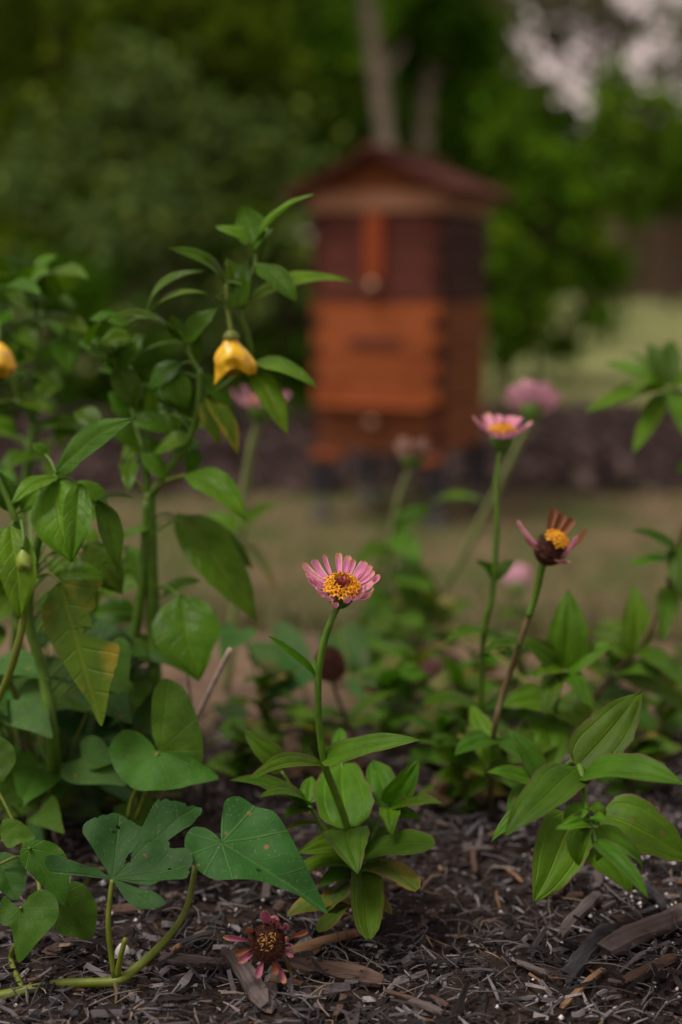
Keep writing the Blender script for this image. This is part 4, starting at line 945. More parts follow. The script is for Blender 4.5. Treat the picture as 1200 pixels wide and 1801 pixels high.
s2 = gray(965, 1330); S2 = Thing('zinnia_plant', 'leafy zinnia with an upright bright leaf below the ageing flower', 'zinnia', s2)
stem(S2, [s2, P(975, 1260, 1.0), P(990, 1180, .985)], .002, .0016, M['stemg'])
for b, t, w, n in (((992, 1176, .985), (1000, 1038, .99), 80, (-.1, .25, .96)), ((985, 1178, .985), (915, 1128, .97), 54, (-.2, .6, .7)), ((984, 1184, .982), (958, 1260, .95), 48, (-.4, .5, .75)), ((996, 1178, .985), (1080, 1135, .98), 56, (.0, .75, .66)), ((990, 1182, .982), (1030, 1240, .95), 46, (.2, .7, .6)), ((978, 1240, 1.0), (880, 1240, .99), 70, (0, .7, .6)), ((978, 1240, 1.0), (1050, 1290, .98), 66, (0, .7, .6)), ((970, 1290, 1.0), (890, 1345, .97), 76, (0, .7, .6)), ((970, 1290, 1.0), (1040, 1210, 1.03), 60, (0, .5, .8)), ((992, 1180, .98), (940, 1190, .96), 40, (0, .8, .5)), ((972, 1270, 1.0), (930, 1400, .97), 84, (0, .5, .8))): lf(S2, b, t, w, n)
s3 = gray(1050, 1290); S3 = Thing('zinnia_plant', 'zinnia with a leaning reddish stem and small paired leaves near the far lawn', 'zinnia', s3)
stem(S3, [s3, P(1045, 1235, 1.12), P(1085, 1180, 1.11), P(1130, 1130, 1.10), P(1175, 1030, 1.09), P(1192, 960, 1.08), P(1215, 880, 1.07)], .0026, .0017, M['stemb'])
for b, t, w, n in (((1190, 970, 1.08), (1110, 934, 1.06), 32, (0, .7, .7)), ((1186, 990, 1.085), (1104, 996, 1.06), 34, (0, .8, .5)), ((1112, 1152, 1.1), (1117, 1030, 1.12), 56, (.1, .25, .96)), ((1130, 1145, 1.1), (1210, 1215, 1.06), 52, (.1, .7, .6)), ((1112, 1152, 1.1), (1040, 1110, 1.12), 50, (0, .6, .7)), ((1175, 1035, 1.09), (1165, 1130, 1.06), 40, (.1, .5, .8)), ((1175, 1035, 1.09), (1235, 1010, 1.1), 40, (0, .7, .6)), ((1085, 1182, 1.11), (1180, 1190, 1.08), 60, (0, .8, .5)), ((1080, 1185, 1.11), (1000, 1170, 1.1), 50, (0, .8, .5)), ((1060, 1220, 1.12), (1150, 1290, 1.08), 70, (0, .7, .6)), ((1060, 1220, 1.12), (1000, 1280, 1.09), 70, (0, .7, .6)), ((1192, 962, 1.08), (1205, 1060, 1.05), 44, (-.4, .4, .8)), ((1085, 1180, 1.11), (1215, 1260, 1.1), 60, (0, .8, .5))): lf(S3, b, t, w, n)
s4 = gray(1290, 1330); S4 = Thing('zinnia_plant', 'tall zinnia with a star of narrow leaves seen against the far lawn', 'zinnia', s4)
stem(S4, [s4, P(1275, 1100, 1.30), P(1250, 850, 1.27), P(1215, 705, 1.26), P(1168, 685, 1.25)], .003, .002, M['stemg'])
for b, t, w, n in (((1168, 686, 1.25), (1028, 726, 1.20), 38, (0, .7, .7)), ((1172, 690, 1.25), (1114, 798, 1.20), 40, (-.3, .4, .85)), ((1168, 682, 1.25), (1062, 640, 1.28), 32, (0, .6, .8)), ((1170, 680, 1.25), (1140, 604, 1.27), 36, (.1, .3, .9)), ((1168, 680, 1.25), (1095, 625, 1.33), 34, (.2, .3, .9)), ((1175, 680, 1.25), (1182, 598, 1.28), 38, (0, .3, .9)), ((1178, 686, 1.25), (1260, 650, 1.22), 40, (0, .6, .7)), ((1165, 688, 1.248), (1110, 690, 1.18), 40, (-.1, .9, .4)), ((1178, 690, 1.25), (1205, 770, 1.2), 44, (.2, .5, .8)), ((1240, 820, 1.27), (1190, 830, 1.24), 30, (0, .7, .6))): lf(S4, b, t, w, n, 'lance')
# low background zinnia foliage with a fallen pink bloom
for i, (px, py, lb) in enumerate([(720, 1275, 'low zinnia seedling between the slanting stem and the sharp plant'), (800, 1310, 'low zinnia seedling at the foot of the ageing flower'), (640, 1215, 'low zinnia seedling behind the dark seed head')]):
    sg = gray(px, py); Ts = Thing('zinnia_seedling', lb, 'zinnia', sg); D = (sg - CAM).dot(CF)
    stem(Ts, [sg, P(px + 4, py - 60, D), P(px + 8, py - 120, D)], .0018, .0012, M['stemg'])
    for k in range(12):
        h = rz.uniform(10, 118); s = rz.choice((-1, 1)); lf(Ts, (px + h * .06, py - h, D), (px + s * rz.uniform(45, 85), py - h + rz.uniform(-60, 25), D + rz.uniform(-.08, .08)), rz.uniform(30, 52), (s * .1, .7, .6), mat=rz.choice(('zin', 'zin', 'zinold')))
MORE = [(665, 1245, 'zinnia foliage just behind the dead seed head'), (830, 1270, 'zinnia foliage behind the slender stem of the cup-shaped flower'), (905, 1275, 'zinnia foliage behind the stem of the ageing flower'),
        (1060, 1225, 'zinnia foliage behind the leaning reddish stem'), (1150, 1330, 'zinnia foliage between the leaning reddish stem and the drooping shoot'), (1195, 1250, 'zinnia foliage beyond the leaning reddish stem'), (810, 1390, 'zinnia foliage in front of the dead leaves'), (700, 1150, 'zinnia foliage farthest back beneath the dried tan flower'), (800, 1215, 'zinnia foliage between the slanting and the slender stems'),
        (470, 1330, 'zinnia foliage behind the paired leaves of the sharp zinnia'), (880, 1400, 'zinnia foliage between the slender stem and the drooping shoot'), (1100, 1400, 'zinnia foliage right behind the drooping shoot'), (430, 1380, 'zinnia foliage behind the pointed heart-shaped leaf'), (760, 1370, 'zinnia foliage behind the right-hand side shoot of the sharp zinnia'), (820, 1440, 'small zinnia in the open mulch between the sharp zinnia and the drooping shoot'), (560, 1370, 'zinnia foliage right behind the sharp zinnia stem'), (690, 1330, 'zinnia foliage between the sharp zinnia and the seedlings')]
for px, py, lb in MORE:
    sg = gray(px, py); Ts = Thing('zinnia_plant', lb, 'zinnia', sg); D = (sg - CAM).dot(CF); hh = (rz.uniform(120, 230) if py < 1250 else rz.uniform(90, 160)) * min(1, 1.3 / D); lean = rz.uniform(-.25, .25)
    stem(Ts, [sg, P(px + lean * hh * .5, py - hh * .5, D), P(px + lean * hh, py - hh, D)], .002, .0012, M[rz.choice(('stemg', 'stemb', 'stemv'))])
    for k in range(16):
        h = hh * (k // 2 + 1) / 8.2; sgn = 1 if k % 2 else -1; L = rz.uniform(50, 92) * 1.15 / D; up_ = rz.uniform(-.6, .35)
        lf(Ts, (px + lean * h, py - h, D), (px + lean * h + sgn * L * math.cos(up_) * rz.uniform(.5, 1), py - h + L * math.sin(up_), D + rz.uniform(-.06, .06)), L * rz.uniform(.42, .62), (sgn * rz.uniform(-.2, .3), rz.uniform(.5, .85), rz.uniform(.4, .8)), mat=rz.choice(('zin', 'zin', 'zin', 'zinold')), bend=rz.uniform(.05, .18))
fp = P(775, 1176, 1.35); Tf = Thing('fallen_zinnia', 'drooping purple-pink bloom low among the blurred zinnia leaves', 'zinnia', gray(776, 1255))
stem(Tf, [gray(776, 1255), P(790, 1200, 1.37), P(778, 1180, 1.352)], .0018, .0014, M['stemb']); zhead(Tf, fp, N3((-.2, .7, .5)), .008, auto_petals(fp, N3((-.2, .7, .5)), 11, .020, .1, rz, .2)[:7], 'plum', wpx=12, D=1.35, florets=0, cone=True)

# ------------------------------------------------------------------ pepper plants
pb = gray(262, 1330)
PA = Thing('pepper_plant', 'tall forked pepper plant carrying a wrinkled yellow pepper under its top leaves', 'pepper plant', pb)
stem(PA, [pb, P(272, 1230, 1.03), P(270, 1120, 1.02), P(268, 1000, 1.01), P(265, 930, 1.005), P(264, 865, 1.0)], .0052, .0042, M['stemg'])
stem(PA, [P(224, 1290, 1.03), P(233, 1160, 1.02), P(247, 1050, 1.012), P(256, 960, 1.006), P(260, 880, 1.0)], .0042, .0036, M['stemg'])
stem(PA, [P(265, 872, 1.0), P(302, 820, .99), P(338, 762, .98), P(351, 700, .97), P(352, 650, .965)], .0034, .0024, M['stemg'], to_ground=False)
stem(PA, [P(351, 700, .97), P(400, 675, .975), P(438, 630, .97), P(436, 590, .962), P(424, 555, .957), P(430, 515, .955), P(450, 462, .952), P(448, 418, .95)], .0022, .0014, M['stemg'], to_ground=False)
stem(PA, [P(352, 655, .965), P(335, 625, .965), P(322, 590, .965), P(262, 560, .97)], .0018, .0012, M['stemg'], to_ground=False)
stem(PA, [P(262, 872, 1.0), P(252, 800, .995), P(232, 720, 1.0), P(200, 640, 1.0), P(160, 600, 1.0)], .0026, .0014, M['stemg'], to_ground=False)
stem(PA, [P(262, 868, 1.0), P(238, 845, 1.0), P(210, 820, 1.0)], .0022, .0012, M['stemv'], to_ground=False)
stem(PA, [P(265, 868, 1.0), P(290, 848, .99), P(325, 836, .98)], .002, .0014, M['stemv'], to_ground=False)
pk = dict(shape='pepper', mat='pep', quilt=.035)
def pl(b, t, w, n=(0, .6, .8), T=PA, D=.955, D2=None, mat='pep', pet=True, **k):
    kk = dict(quilt=.035); kk.update(k); lf(T, (*b, D), (*t, D2 or D), w, n, 'pepper', mat, pet, **kk)
pl((450, 432), (551, 342), 46, (-.45, .75, .4), D=.95, D2=.93, fold=.35, mat='pepl')
pl((447, 428), (425, 358), 60, (.1, .1, -.95), D=.952, D2=.96)
pl((443, 428), (378, 399), 34, (-.1, .7, .6), D=.95, mat='pepl')
pl((396, 498), (296, 437), 42, (.2, .65, .7), D=.955, D2=.93, bend=.16)
pl((456, 466), (521, 532), 56, (.35, .45, .8), D=.945, D2=.925, fold=.1)
pl((436, 530), (618, 497), 44, (.1, .75, .6), D=.962, D2=.985, bend=.12, mat='pepl')
pl((425, 545), (436, 455), 50, (-.5, .3, .8), D=.955, D2=.96); pl((420, 520), (398, 455), 40, (.4, .2, .85), D=.96); pl((420, 540), (378, 520), 36, (0, .7, .7), D=.95)
pl((450, 460), (482, 400), 30, (-.6, .2, .7), D=.955); pl((446, 440), (470, 405), 18, (.2, .8, .6), D=.945)
pl((258, 556), (362, 478), 34, (-.2, .75, .6), D=.97, D2=.95, bend=.2); pl((262, 558), (364, 516), 32, (0, .8, .6), D=.968, D2=.94, bend=.14, mat='pepl')
pl((325, 604), (384, 543), 46, (-.3, .5, .8), D=.962); pl((318, 596), (186, 562), 56, (0, .85, .5), D=.965, D2=.93, bend=.16)
pl((318, 600), (300, 555), 34, (.2, .4, .9), D=.967); pl((160, 606), (196, 555), 42, (-.2, .8, .6), D=.99, D2=.96); pl((205, 640), (150, 610), 40, (0, .8, .5), D=.99)
pl((436, 640), (557, 681), 52, (.2, .75, .6), D=.965, D2=.94); pl((440, 645), (507, 766), 52, (.4, .25, .88), D=.965, D2=.945, mat='pepl')
pl((365, 690), (419, 803), 40, (.5, .2, .85), D=.975, D2=.965, mat='pepy'); pl((358, 700), (388, 785), 30, (-.3, .3, .9), D=.97, mat='pepy')
pl((345, 735), (275, 660), 54, (.2, .4, .9), D=.98); pl((255, 790), (160, 742), 46, (0, .7, .7), D=.995); pl((300, 660), (330, 720), 50, (0, .4, .9), D=.97); pl((320, 640), (260, 690), 46, (-.2, .5, .8), D=.97)
pl((340, 770), (270, 800), 44, (0, .7, .6), D=.985); pl((350, 660), (410, 720), 40, (.2, .5, .8), D=.975); pl((235, 730), (190, 690), 50, (0, .5, .8), D=1.0); pl((235, 735), (300, 760), 44, (0, .6, .8), D=.99)
pl((210, 650), (250, 590), 44, (0, .4, .9), D=1.0); pl((205, 645), (240, 720), 50, (0, .4, .9), D=1.0); pl((345, 640), (330, 560), 34, (.1, .3, .9), D=.97); pl((250, 800), (300, 850), 36, (0, .6, .8), D=.99)
pl((325, 836), (434, 916), 66, (.35, .5, .8), D=.98, D2=.955, bend=.16, mat='pepl')
pl((268, 940), (360, 905), 10, (0, .8, .6), D=1.0)
pl((312, 905), (452, 1092), 96, (.35, .45, .82), D=1.03, D2=1.0, bend=.08); pl((310, 915), (445, 1000), 70, (.3, .6, .7), D=1.06, D2=1.04, bend=.1)
pl((318, 1048), (350, 1198), 116, (.1, .32, .94), D=.985, D2=.96, bend=.06, fold=.08); pl((285, 1050), (352, 1020), 40, (0, .8, .5), D=1.02)
pl((262, 930), (210, 950), 26, (0, .8, .5), D=1.0); pl((255, 1000), (175, 1045), 70, (-.1, .5, .85), D=1.02); pl((240, 1080), (160, 1080), 60, (0, .6, .8), D=1.04)
for k in range(26):
    x, y = rz.uniform(170, 360), rz.uniform(560, 830); a = rz.uniform(0, 6.28); L = rz.uniform(50, 85); d = rz.uniform(.98, 1.06)
    pl((x, y), (x + L * math.cos(a), y + L * .75 * math.sin(a)), rz.uniform(30, 48), (rz.uniform(-.4, .4), rz.uniform(.3, .9), rz.uniform(.3, .9)), D=d, D2=d + rz.uniform(-.03, .03))
# the yellow pepper
def pepper_geo(c, w, h, seg=30, rings=20, tail=True, sd=0):
    V, F = [], []
    for i in range(rings + 1):
        u = i / rings
        if tail:          # shrivelled: a pinched shoulder, a flared open skirt, a hollow underneath
            r = .30 + .70 * sst(0, .50, u) if u < .78 else 1 - .75 * sst(.78, 1, u)
            zz = u / .80 if u < .80 else 1 - .55 * (u - .80) / .20
        else:
            r = (math.sin(min(1, u * 1.25) * math.pi / 2) ** .75) * (1 if u < .72 else math.sqrt(max(0.0, 1 - ((u - .72) / .28) ** 2))); zz = u
        for j in range(seg):
            a = 6.2832 * j / seg; q = Vector((math.cos(a), math.sin(a), 0))
            nz = noise.noise((q.x * 1.3 + sd, q.y * 1.3, u * 2.4)); n2 = noise.noise((q.x * 3.1 + sd, q.y * 3.1, u * 4.5))
            rr = w * .5 * r * (1 + .10 * math.cos(3 * a + sd) * u + .20 * nz + (.15 if tail else .05) * n2)
            if tail: rr *= 1 + .13 * u * math.cos(7 * a + 3 * nz)
            z = -h * zz * (1 + .10 * math.cos(a * 3 + 1) * u); x = q.x * rr + u * .10 * w; y = q.y * rr
            if tail:
                k = max(0, math.cos(a - 3.3)) ** 8 * sst(.4, .8, u); z -= h * .30 * k; x -= w * .16 * k
                k2 = max(0, math.cos(a - .1)) ** 4 * sst(.4, .8, u); x += w * .08 * k2; z += h * .04 * k2
                k3 = max(0, math.cos(a + 1.6)) ** 4 * sst(.45, .75, u); z += h * .07 * k3; y += w * .10 * k3
            V.append(c + Vector((x, y, z)))
    for i in range(rings):
        for j in range(seg): F.append((i * seg + j, (i + 1) * seg + j, (i + 1) * seg + (j + 1) % seg, i * seg + (j + 1) % seg))
    return V, F
def fruit_mat():
    t = NT('yellow_pepper', .32, .5); p = t.coord('Object'); n = t.noise(p, 90, 4); c = t.mix(t.step(n, .3, .7), (.70, .40, .010), (.82, .54, .025))
    m = t.noise(p, 75, 4); c = t.mix(t.math('MULTIPLY', t.step(m, .60, .68), .7), c, (.36, .20, .12)); t.color(c); t.bump(n, .35, .002)
    t.translucent(.12, (1, .9, .4)); return t.m
M['fruit'] = fruit_mat()
fr = P(407, 588, .945); f1 = PA.part('fruit', pepper_geo(fr, .0235, .0265), M['fruit'], label='wrinkled yellow pepper')
PA.part('fruit_stalk', tube([P(398, 500, .953), P(400, 540, .948), fr + Vector((0, 0, .001))], .0011, .0018, seg=8, n=5), M['stemv'], f1)
PA.part('calyx', cup_geo(fr - Vector((0, 0, .003)), Vector((0, 0, -1)), .0056, .006, .0016), M['stemv'], f1)

pb2 = gray(88, 1420)
PB = Thing('pepper_plant', 'near pepper plant with bright quilted leaves, a small green pod and one yellowing leaf', 'pepper plant', pb2)
stem(PB, [pb2, P(95, 1330, .93), P(75, 1180, .92), P(50, 1080, .915), P(66, 960, .905), P(95, 870, .895), P(100, 835, .89)], .0046, .0022, M['stemg'])
stem(PB, [P(60, 1000, .91), P(30, 920, .90), P(5, 860, .90), P(-30, 780, .90)], .0026, .0016, M['stemg'], to_ground=False)
kb = dict(T=PB, quilt=.05)
pl((102, 830), (239, 737), 68, (-.25, .5, .83), D=.885, D2=.86, mat='pepl', fold=.12, **kb)
pl((98, 848), (128, 988), 98, (-.15, .35, .93), D=.885, D2=.865, mat='pepl', fold=.10, **kb)
pl((142, 852), (124, 990), 52, (.25, .25, .93), D=.875, D2=.855, mat='pepl', fold=.4, **kb)
pl((172, 880), (208, 1004), 46, (.5, .2, .85), D=.885, D2=.875, **kb)
pl((102, 840), (20, 888), 42, (-.1, .7, .7), D=.885, D2=.86, mat='pepl', **kb)
pl((168, 884), (234, 876), 22, (.0, .8, .5), D=.885, D2=.87, **kb)
pl((130, 850), (190, 905), 50, (.2, .7, .6), D=.90, **kb); pl((80, 800), (58, 780), 22, (0, .5, .8), D=.90, **kb); pl((90, 870), (60, 850), 30, (0, .8, .5), D=.9, **kb)
pl((18, 925), (36, 1088), 70, (.2, .25, .95), D=.885, D2=.87, mat='pepl', **kb); pl((15, 930), (-30, 1040), 60, (-.2, .4, .9), D=.885, **kb)
pl((100, 1010), (190, 1020), 50, (.0, .6, .8), D=.95, **kb); pl((150, 960), (215, 1045), 70, (.2, .4, .9), D=.96, **kb); pl((25, 900), (0, 830), 44, (0, .5, .8), D=.905, **kb); pl((40, 900), (75, 850), 40, (0, .6, .8), D=.91, **kb)
o = PB.part('leaf', traced_geo([(108, 1022), (150, 1019), (184, 1025), (168, 1042), (170, 1068), (158, 1080), (166, 1106), (150, 1100), (147, 1126), (174, 1128), (209, 1134), (206, 1170), (192, 1212), (175, 1276), (152, 1232), (126, 1192), (86, 1122), (74, 1082), (86, 1044)], (116, 1105), .885, (-.1, .25, .96), (108, 1030), (175, 1276), bend=.06, fold=.10, wave=.03, palm=False, jag=.05), M['pepy'], label='torn leaf turning yellow with brown edges')
PB.part('petiole', tube([nearest(PB, P(70, 1010, .91)), P(85, 1008, .895), P(108, 1026, .886)], .001, .0009, seg=6), M['stemv'], o)
pod = P(40, 965, .872); g = pepper_geo(pod, .011, .0135, tail=False, sd=3); fo = PB.part('fruit', g, simple('green_pod', (.17, .26, .03), (.22, .30, .04), 120, .4, .4, .2), label='small pale green pod')
PB.part('fruit_stalk', tube([P(38, 915, .885), P(42, 945, .875), pod], .0010, .0014, seg=7), M['stemg'], fo)
stem(PB, [P(-12, 1250, .885), P(18, 1180, .88), P(40, 1100, .878), P(42, 1040, .876), P(38, 1002, .876)], .0026, .0021, M['stemv'], to_ground=False, name='drooping_stem')

pb3 = gray(20, 1290); PC = Thing('pepper_plant', 'far pepper plant with crowded dark leaves and a yellow pepper at its side', 'pepper plant', pb3)
stem(PC, [pb3, P(30, 1100, 1.14), P(40, 900, 1.13), P(60, 740, 1.12), P(66, 620, 1.12), P(60, 500, 1.12)], .005, .002, M['stemg'])
stem(PC, [P(60, 740, 1.12), P(20, 660, 1.10), P(0, 560, 1.10)], .003, .0014, M['stemg'], to_ground=False); stem(PC, [P(62, 700, 1.12), P(110, 600, 1.12), P(130, 530, 1.11)], .0025, .0014, M['stemg'], to_ground=False)
kc = dict(T=PC)
for b, t, w, n in (((50, 500), (105, 450), 44, (-.3, .6, .7)), ((50, 500), (5, 455), 44, (.2, .6, .8)), ((90, 480), (155, 492), 46, (.1, .8, .6)), ((20, 500), (50, 545), 44, (0, .6, .8)), ((60, 520), (130, 545), 60, (.1, .7, .6)), ((10, 500), (-20, 440), 50, (0, .5, .8)), ((60, 560), (160, 590), 56, (.1, .8, .5)), ((20, 570), (-30, 600), 50, (0, .7, .6)), ((110, 590), (120, 660), 50, (.2, .4, .9)), ((60, 640), (110, 690), 50, (.1, .6, .7)), ((40, 560), (60, 640), 48, (0, .4, .9)), ((-10, 566), (68, 622), 46, (.1, .8, .5)), ((55, 752), (168, 756), 52, (.1, .75, .6)), ((30, 700), (100, 730), 44, (0, .7, .6)), ((60, 800), (0, 830), 44, (0, .7, .6))): pl(b, t, w, n, D=1.12, D2=1.10, **kc)
for k in range(34):
    x, y = rz.uniform(-30, 130), rz.uniform(460, 900); a = rz.uniform(0, 6.28); L = rz.uniform(45, 85); d = rz.uniform(1.08, 1.2)
    pl((x, y), (x + L * math.cos(a), y + L * .7 * math.sin(a)), rz.uniform(32, 50), (rz.uniform(-.4, .4), rz.uniform(.3, .9), rz.uniform(.3, .9)), D=d, D2=d + rz.uniform(-.04, .04), **kc)
for k in range(34):
    x, y = rz.uniform(-20, 235), rz.uniform(860, 1230); a = rz.uniform(.2, 2.6); L = rz.uniform(45, 85); d = rz.uniform(.95, 1.1)
    pl((x, y), (x + L * math.cos(a), y + L * .8 * math.sin(a)), rz.uniform(30, 48), (rz.uniform(-.4, .4), rz.uniform(.3, .9), rz.uniform(.3, .9)), T=PB, D=d, D2=d + rz.uniform(-.03, .03))
fr2 = P(-2, 600, 1.03); f2 = PC.part('fruit', pepper_geo(fr2, .023, .024, tail=False, sd=8), M['fruit'], label='smooth yellow pepper'); PC.part('fruit_stalk', tube([nearest(PC, fr2), P(-2, 570, 1.05), fr2], .0013, .0018, seg=7), M['stemg'], f2)

# ------------------------------------------------------------------ sweet potato vines
vb = gray(-60, 1776)
VN = Thing('potato_vine', 'creeping vine stem with a hole-eaten leaf and a pointed heart-shaped leaf over the mulch', 'vine', vb)
vp = [vb + Vector((0, 0, .004)), gray(0, 1766) + Vector((0, 0, .005)), gray(112, 1748) + Vector((0, 0, .006)), P(202, 1726, .782), P(240, 1702, .788), P(285, 1660, .80), P(312, 1628, .808), P(330, 1592, .812), P(341, 1540, .818), P(346, 1512, .825)]
VN.part('stem', tube(vp, .0031, .0016, seg=9, n=6, bumps=.35), M['stemv']); VN.pts += vp
VN.part('shoot', tube([P(206, 1718, .782), P(213, 1680, .778), P(221, 1650, .776)], .0019, .0015, seg=7, bumps=.2), M['stemv'])
VN.part('root', tube([P(202, 1728, .781), P(206, 1745, .778), P(204, 1765, .775)], .0016, .0008, seg=6), M['stemb'])
tl(VN, [(190, 1537), (165, 1495), (148, 1470), (152, 1453), (178, 1440), (206, 1431), (226, 1441), (262, 1457), (270, 1447), (266, 1440), (280, 1424), (277, 1404), (312, 1403), (352, 1408), (345, 1432), (331, 1452), (300, 1456), (272, 1462), (298, 1480), (300, 1491), (334, 1494), (341, 1520), (330, 1553), (290, 1551), (266, 1560), (228, 1548), (206, 1545), (236, 1561), (268, 1570), (294, 1592), (272, 1605), (240, 1600), (218, 1578), (204, 1556), (197, 1551), (188, 1545), (168, 1534), (135, 1531), (100, 1538), (82, 1526), (84, 1511), (108, 1508), (134, 1524), (170, 1527)],
   (198, 1546), .780, (-.05, .62, .78), (198, 1546), (340, 1408), bend=.10, fold=.14, wave=.09, jag=.07, rings=22, sub=7, holes=[(184, 1471, 6), (199, 1466, 5), (206, 1455, 4), (226, 1512, 6), (229, 1505, 5), (300, 1530, 4), (262, 1480, 4), (240, 1588, 4), (120, 1520, 3)], pet=[(202, 1722, .782), (191, 1635, .779), (194, 1580, .779), (198, 1547, .780)], petr=.0017)
tl(VN, [(388, 1480), (376, 1465), (360, 1455), (338, 1455), (326, 1474), (327, 1500), (345, 1530), (376, 1550), (420, 1551), (467, 1551), (520, 1569), (577, 1596), (532, 1512), (503, 1460), (482, 1432), (450, 1421), (422, 1406), (397, 1414), (389, 1450)],
   (394, 1484), .795, (.05, .60, .80), (391, 1482), (577, 1596), bend=.10, fold=.16, wave=.07, rings=20, sub=8, holes=[(372, 1512, 4), (455, 1530, 3), (470, 1462, 4)], pet=[(346, 1514, .825), (360, 1498, .822), (380, 1490, .808), (392, 1483, .796)], petr=.0014)
vb2 = gray(150, 1560)
V2 = Thing('potato_vine', 'upright sweet potato leaf pair in front of the pepper stems', 'vine', vb2); r2 = gray(225, 1440)
V2.part('stem', tube([vb2, gray(190, 1490) + Vector((0, 0, .006)), r2 + Vector((0, 0, .006)), gray(300, 1470) + Vector((0, 0, .005))], .0022, .0016, seg=7), M['stemv']); V2.pts.append(r2)
tl(V2, [(279, 1322), (266, 1307), (244, 1289), (217, 1284), (199, 1296), (191, 1320), (206, 1360), (232, 1386), (262, 1395), (319, 1385), (383, 1365), (353, 1341), (320, 1326)], (266, 1334), .885, (-.1, .55, .83), (279, 1322), (383, 1365), bend=.10, fold=.12, wave=.07, mat='potl', pet=[(226, 1438, .90), (235, 1400, .895), (262, 1350, .888), (279, 1324, .886)])
tl(V2, [(281, 1320), (268, 1290), (266, 1250), (271, 1215), (290, 1192), (318, 1202), (335, 1230), (350, 1276), (355, 1340), (320, 1330)], (300, 1280), .892, (.30, .22, .92), (281, 1320), (300, 1192), bend=.10, fold=.12, wave=.07, mat='potl', pet=[(240, 1440, .91), (262, 1380, .90), (281, 1320, .893)])
vb3 = gray(40, 1740)
V3 = Thing('potato_vine', 'cluster of green heart-shaped leaves with brown blotches beside the creeping stem', 'vine', vb3)
V3.part('stem', tube([vb3, gray(20, 1700) + Vector((0, 0, .006)), P(45, 1640, .80), P(70, 1580, .815), P(60, 1510, .83)], .0018, .0013, seg=7), M['stemv'])
for ol, c, D, n, b, t, pt in [([(36, 1596), (22, 1588), (8, 1577), (1, 1605), (5, 1628), (19, 1632), (24, 1660), (31, 1691), (68, 1656), (97, 1627), (106, 1604), (98, 1577), (76, 1566), (52, 1577)], (44, 1610), .782, (-.05, .5, .86), (36, 1597), (31, 1691), (55, 1610, .805)),
                              ([(104, 1590), (124, 1551), (150, 1558), (170, 1590), (170, 1622), (161, 1650), (128, 1648), (96, 1636)], (135, 1605), .812, (.2, .45, .86), (112, 1570), (160, 1650), (68, 1580, .815)),
                              ([(34, 1506), (48, 1480), (94, 1484), (116, 1506), (123, 1540), (114, 1590), (82, 1562), (48, 1532)], (80, 1525), .80, (.2, .5, .84), (52, 1492), (114, 1590), (60, 1512, .83)),
                              ([(0, 1465), (8, 1442), (37, 1445), (62, 1472), (38, 1482), (14, 1492)], (28, 1466), .825, (0, .5, .86), (2, 1478), (62, 1472), (60, 1512, .83)),
                              ([(28, 1334), (22, 1311), (0, 1296), (-40, 1300), (-60, 1335), (-30, 1372), (0, 1376), (15, 1360)], (-12, 1336), .86, (0, .5, .86), (-40, 1330), (28, 1340), (50, 1500, .835)),
                              ([(-10, 1510), (10, 1500), (40, 1515), (48, 1545), (30, 1580), (4, 1570), (-20, 1550)], (12, 1540), .83, (0, .7, .7), (0, 1520), (30, 1580), (60, 1510, .83))]:
    tl(V3, ol, c, D, n, b, t, mat='potl', bend=.10, fold=.15, wave=.09, pet=[pt, ((pt[0] + b[0]) / 2, (pt[1] + b[1]) / 2 - 8, (pt[2] + D) / 2), (*b, D)], petr=.0011)
vb4 = gray(60, 1520)
V4 = Thing('potato_vine', 'shaded mass of dark heart-shaped leaves under the pepper plants', 'vine', vb4)
V4.part('stem', tube([vb4, gray(100, 1450) + Vector((0, 0, .01)), gray(180, 1430) + Vector((0, 0, .01)), gray(320, 1420) + Vector((0, 0, .01))], .002, .0015, seg=7), M['stemv'])
V4.pts = [gray(60 + k * 26, 1460 - k * 4) for k in range(11)]
for k in range(110):
    x, y = rz.uniform(-40, 270), rz.uniform(1100, 1480); d = rz.uniform(.92, 1.2); L = rz.uniform(45, 90); a = rz.gauss(1.2, .8)
    o = V4.part('leaf', heart_geo(P(x, y, d), P(x + L * math.cos(a), y + L * .8 * math.sin(a), d - .03), L * rz.uniform(.9, 1.15) / FPX * d, N3((rz.uniform(-.3, .3), rz.uniform(.4, .8), rz.uniform(.4, .9)))), M[rz.choice(('pot', 'potl'))])
    s = min(V4.pts, key=lambda q: (q - P(x, y, d)).length); V4.part('petiole', tube([s, s.lerp(P(x, y, d), .6) + Vector((0, 0, .01)), P(x, y, d)], .0011, .0009, seg=5, n=3), M['stemv'], o)
vb5 = gray(520, 1300)
V5 = Thing('potato_vine', 'blurred blue-green vine leaves behind the sharp flower stem', 'vine', vb5)
V5.part('stem', tube([gray(380, 1300) + Vector((0, 0, .01)), gray(470, 1290) + Vector((0, 0, .01)), gray(650, 1290) + Vector((0, 0, .01))], .002, .0015, seg=7), M['stemv'])
V5.pts = [gray(400 + 25 * k, 1290) for k in range(10)]
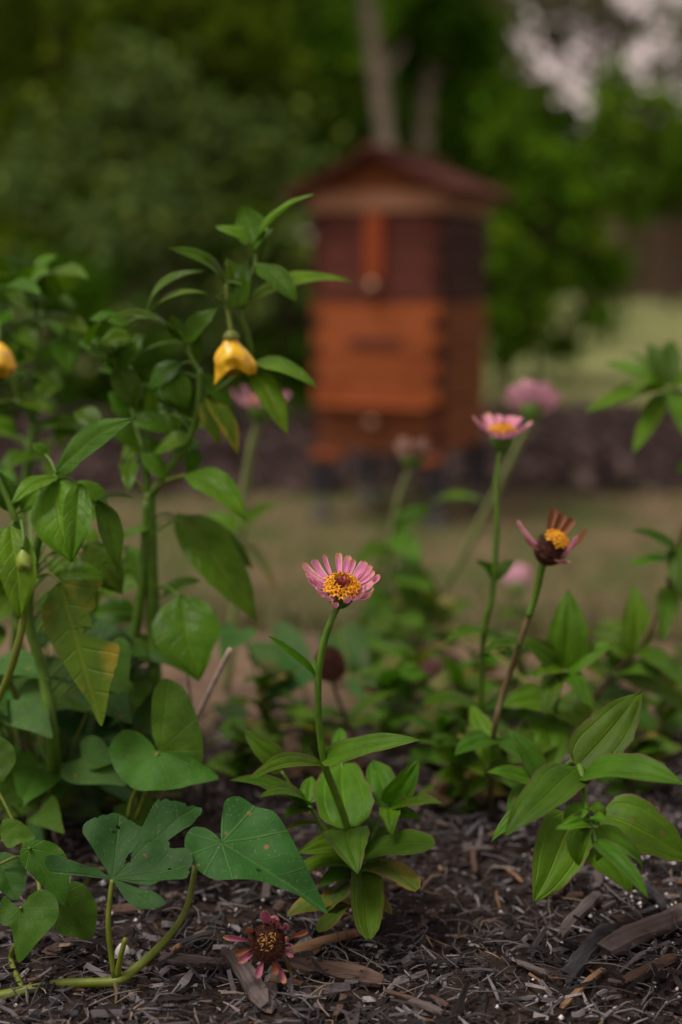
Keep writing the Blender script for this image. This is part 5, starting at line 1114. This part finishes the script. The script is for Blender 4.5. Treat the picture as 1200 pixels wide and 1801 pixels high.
for x, y, x2, y2, w in ((480, 1130, 560, 1190, 90), (520, 1180, 470, 1230, 70), (600, 1120, 650, 1180, 80), (420, 1110, 390, 1150, 60), (420, 1310, 460, 1350, 60), (640, 1200, 680, 1250, 60), (540, 1250, 500, 1290, 60), (400, 1240, 440, 1280, 50)):
    d = 1.22 + rz.uniform(-.05, .1); o = V5.part('leaf', heart_geo(P(x, y, d), P(x2, y2, d - .04), w / FPX * d, N3((0, .6, .75))), M['pot'])
    s = min(V5.pts, key=lambda q: (q - P(x, y, d)).length); V5.part('petiole', tube([s, s.lerp(P(x, y, d), .6) + Vector((0, 0, .015)), P(x, y, d)], .0011, .0009, seg=5, n=3), M['stemv'], o)

# ------------------------------------------------------------------ dry twigs and dead leaves in the bed
def twig(pts, r, label, mat='twig', grp=None):
    w = [P(*p) for p in pts]; b = gray(pts[0][0], pts[0][1]); w = [b - Vector((0, 0, .004))] + [P(*p) for p in pts[1:]]
    single('dry_twig', tube(w, r, r * .7, seg=7, bumps=.2), M[mat], label, 'twig', grp, loc=w[0])
twig([(273, 1414, 1.07), (310, 1339, 1.02), (346, 1264, .97), (376, 1202, .95), (405, 1142, .93)], .0024, 'pale dry twig standing in the bed beside the upright leaf pair')
twig([(350, 1400, 1.09), (343, 1290, 1.03), (330, 1185, .98)], .0014, 'thin dry twig leaning behind the thick pale twig')
twig([(186, 1420, 1.05), (176, 1280, 1.02), (170, 1220, 1.02)], .0016, 'grey dry stalk between the pepper stems')
for i in range(16):
    px, py = rz.uniform(780, 900) if i < 9 else rz.uniform(400, 720), rz.uniform(1290, 1440); p = gray(px, py) + Vector((0, 0, .012)); a = rz.uniform(0, 6.28); q = p + Vector((math.cos(a) * .035, math.sin(a) * .035, rz.uniform(-.005, .025)))
    single('dead_leaf', leaf_geo(p, q, .018, Vector((rz.uniform(-.4, .4), rz.uniform(-.6, .1), 1)), 'zinnia', bend=.2, wave=.15, curl=.4), M['tand'], 'curled tan dead leaf lying among the zinnia stems', 'dead leaf', 'dead leaves among the zinnia stems', loc=p)
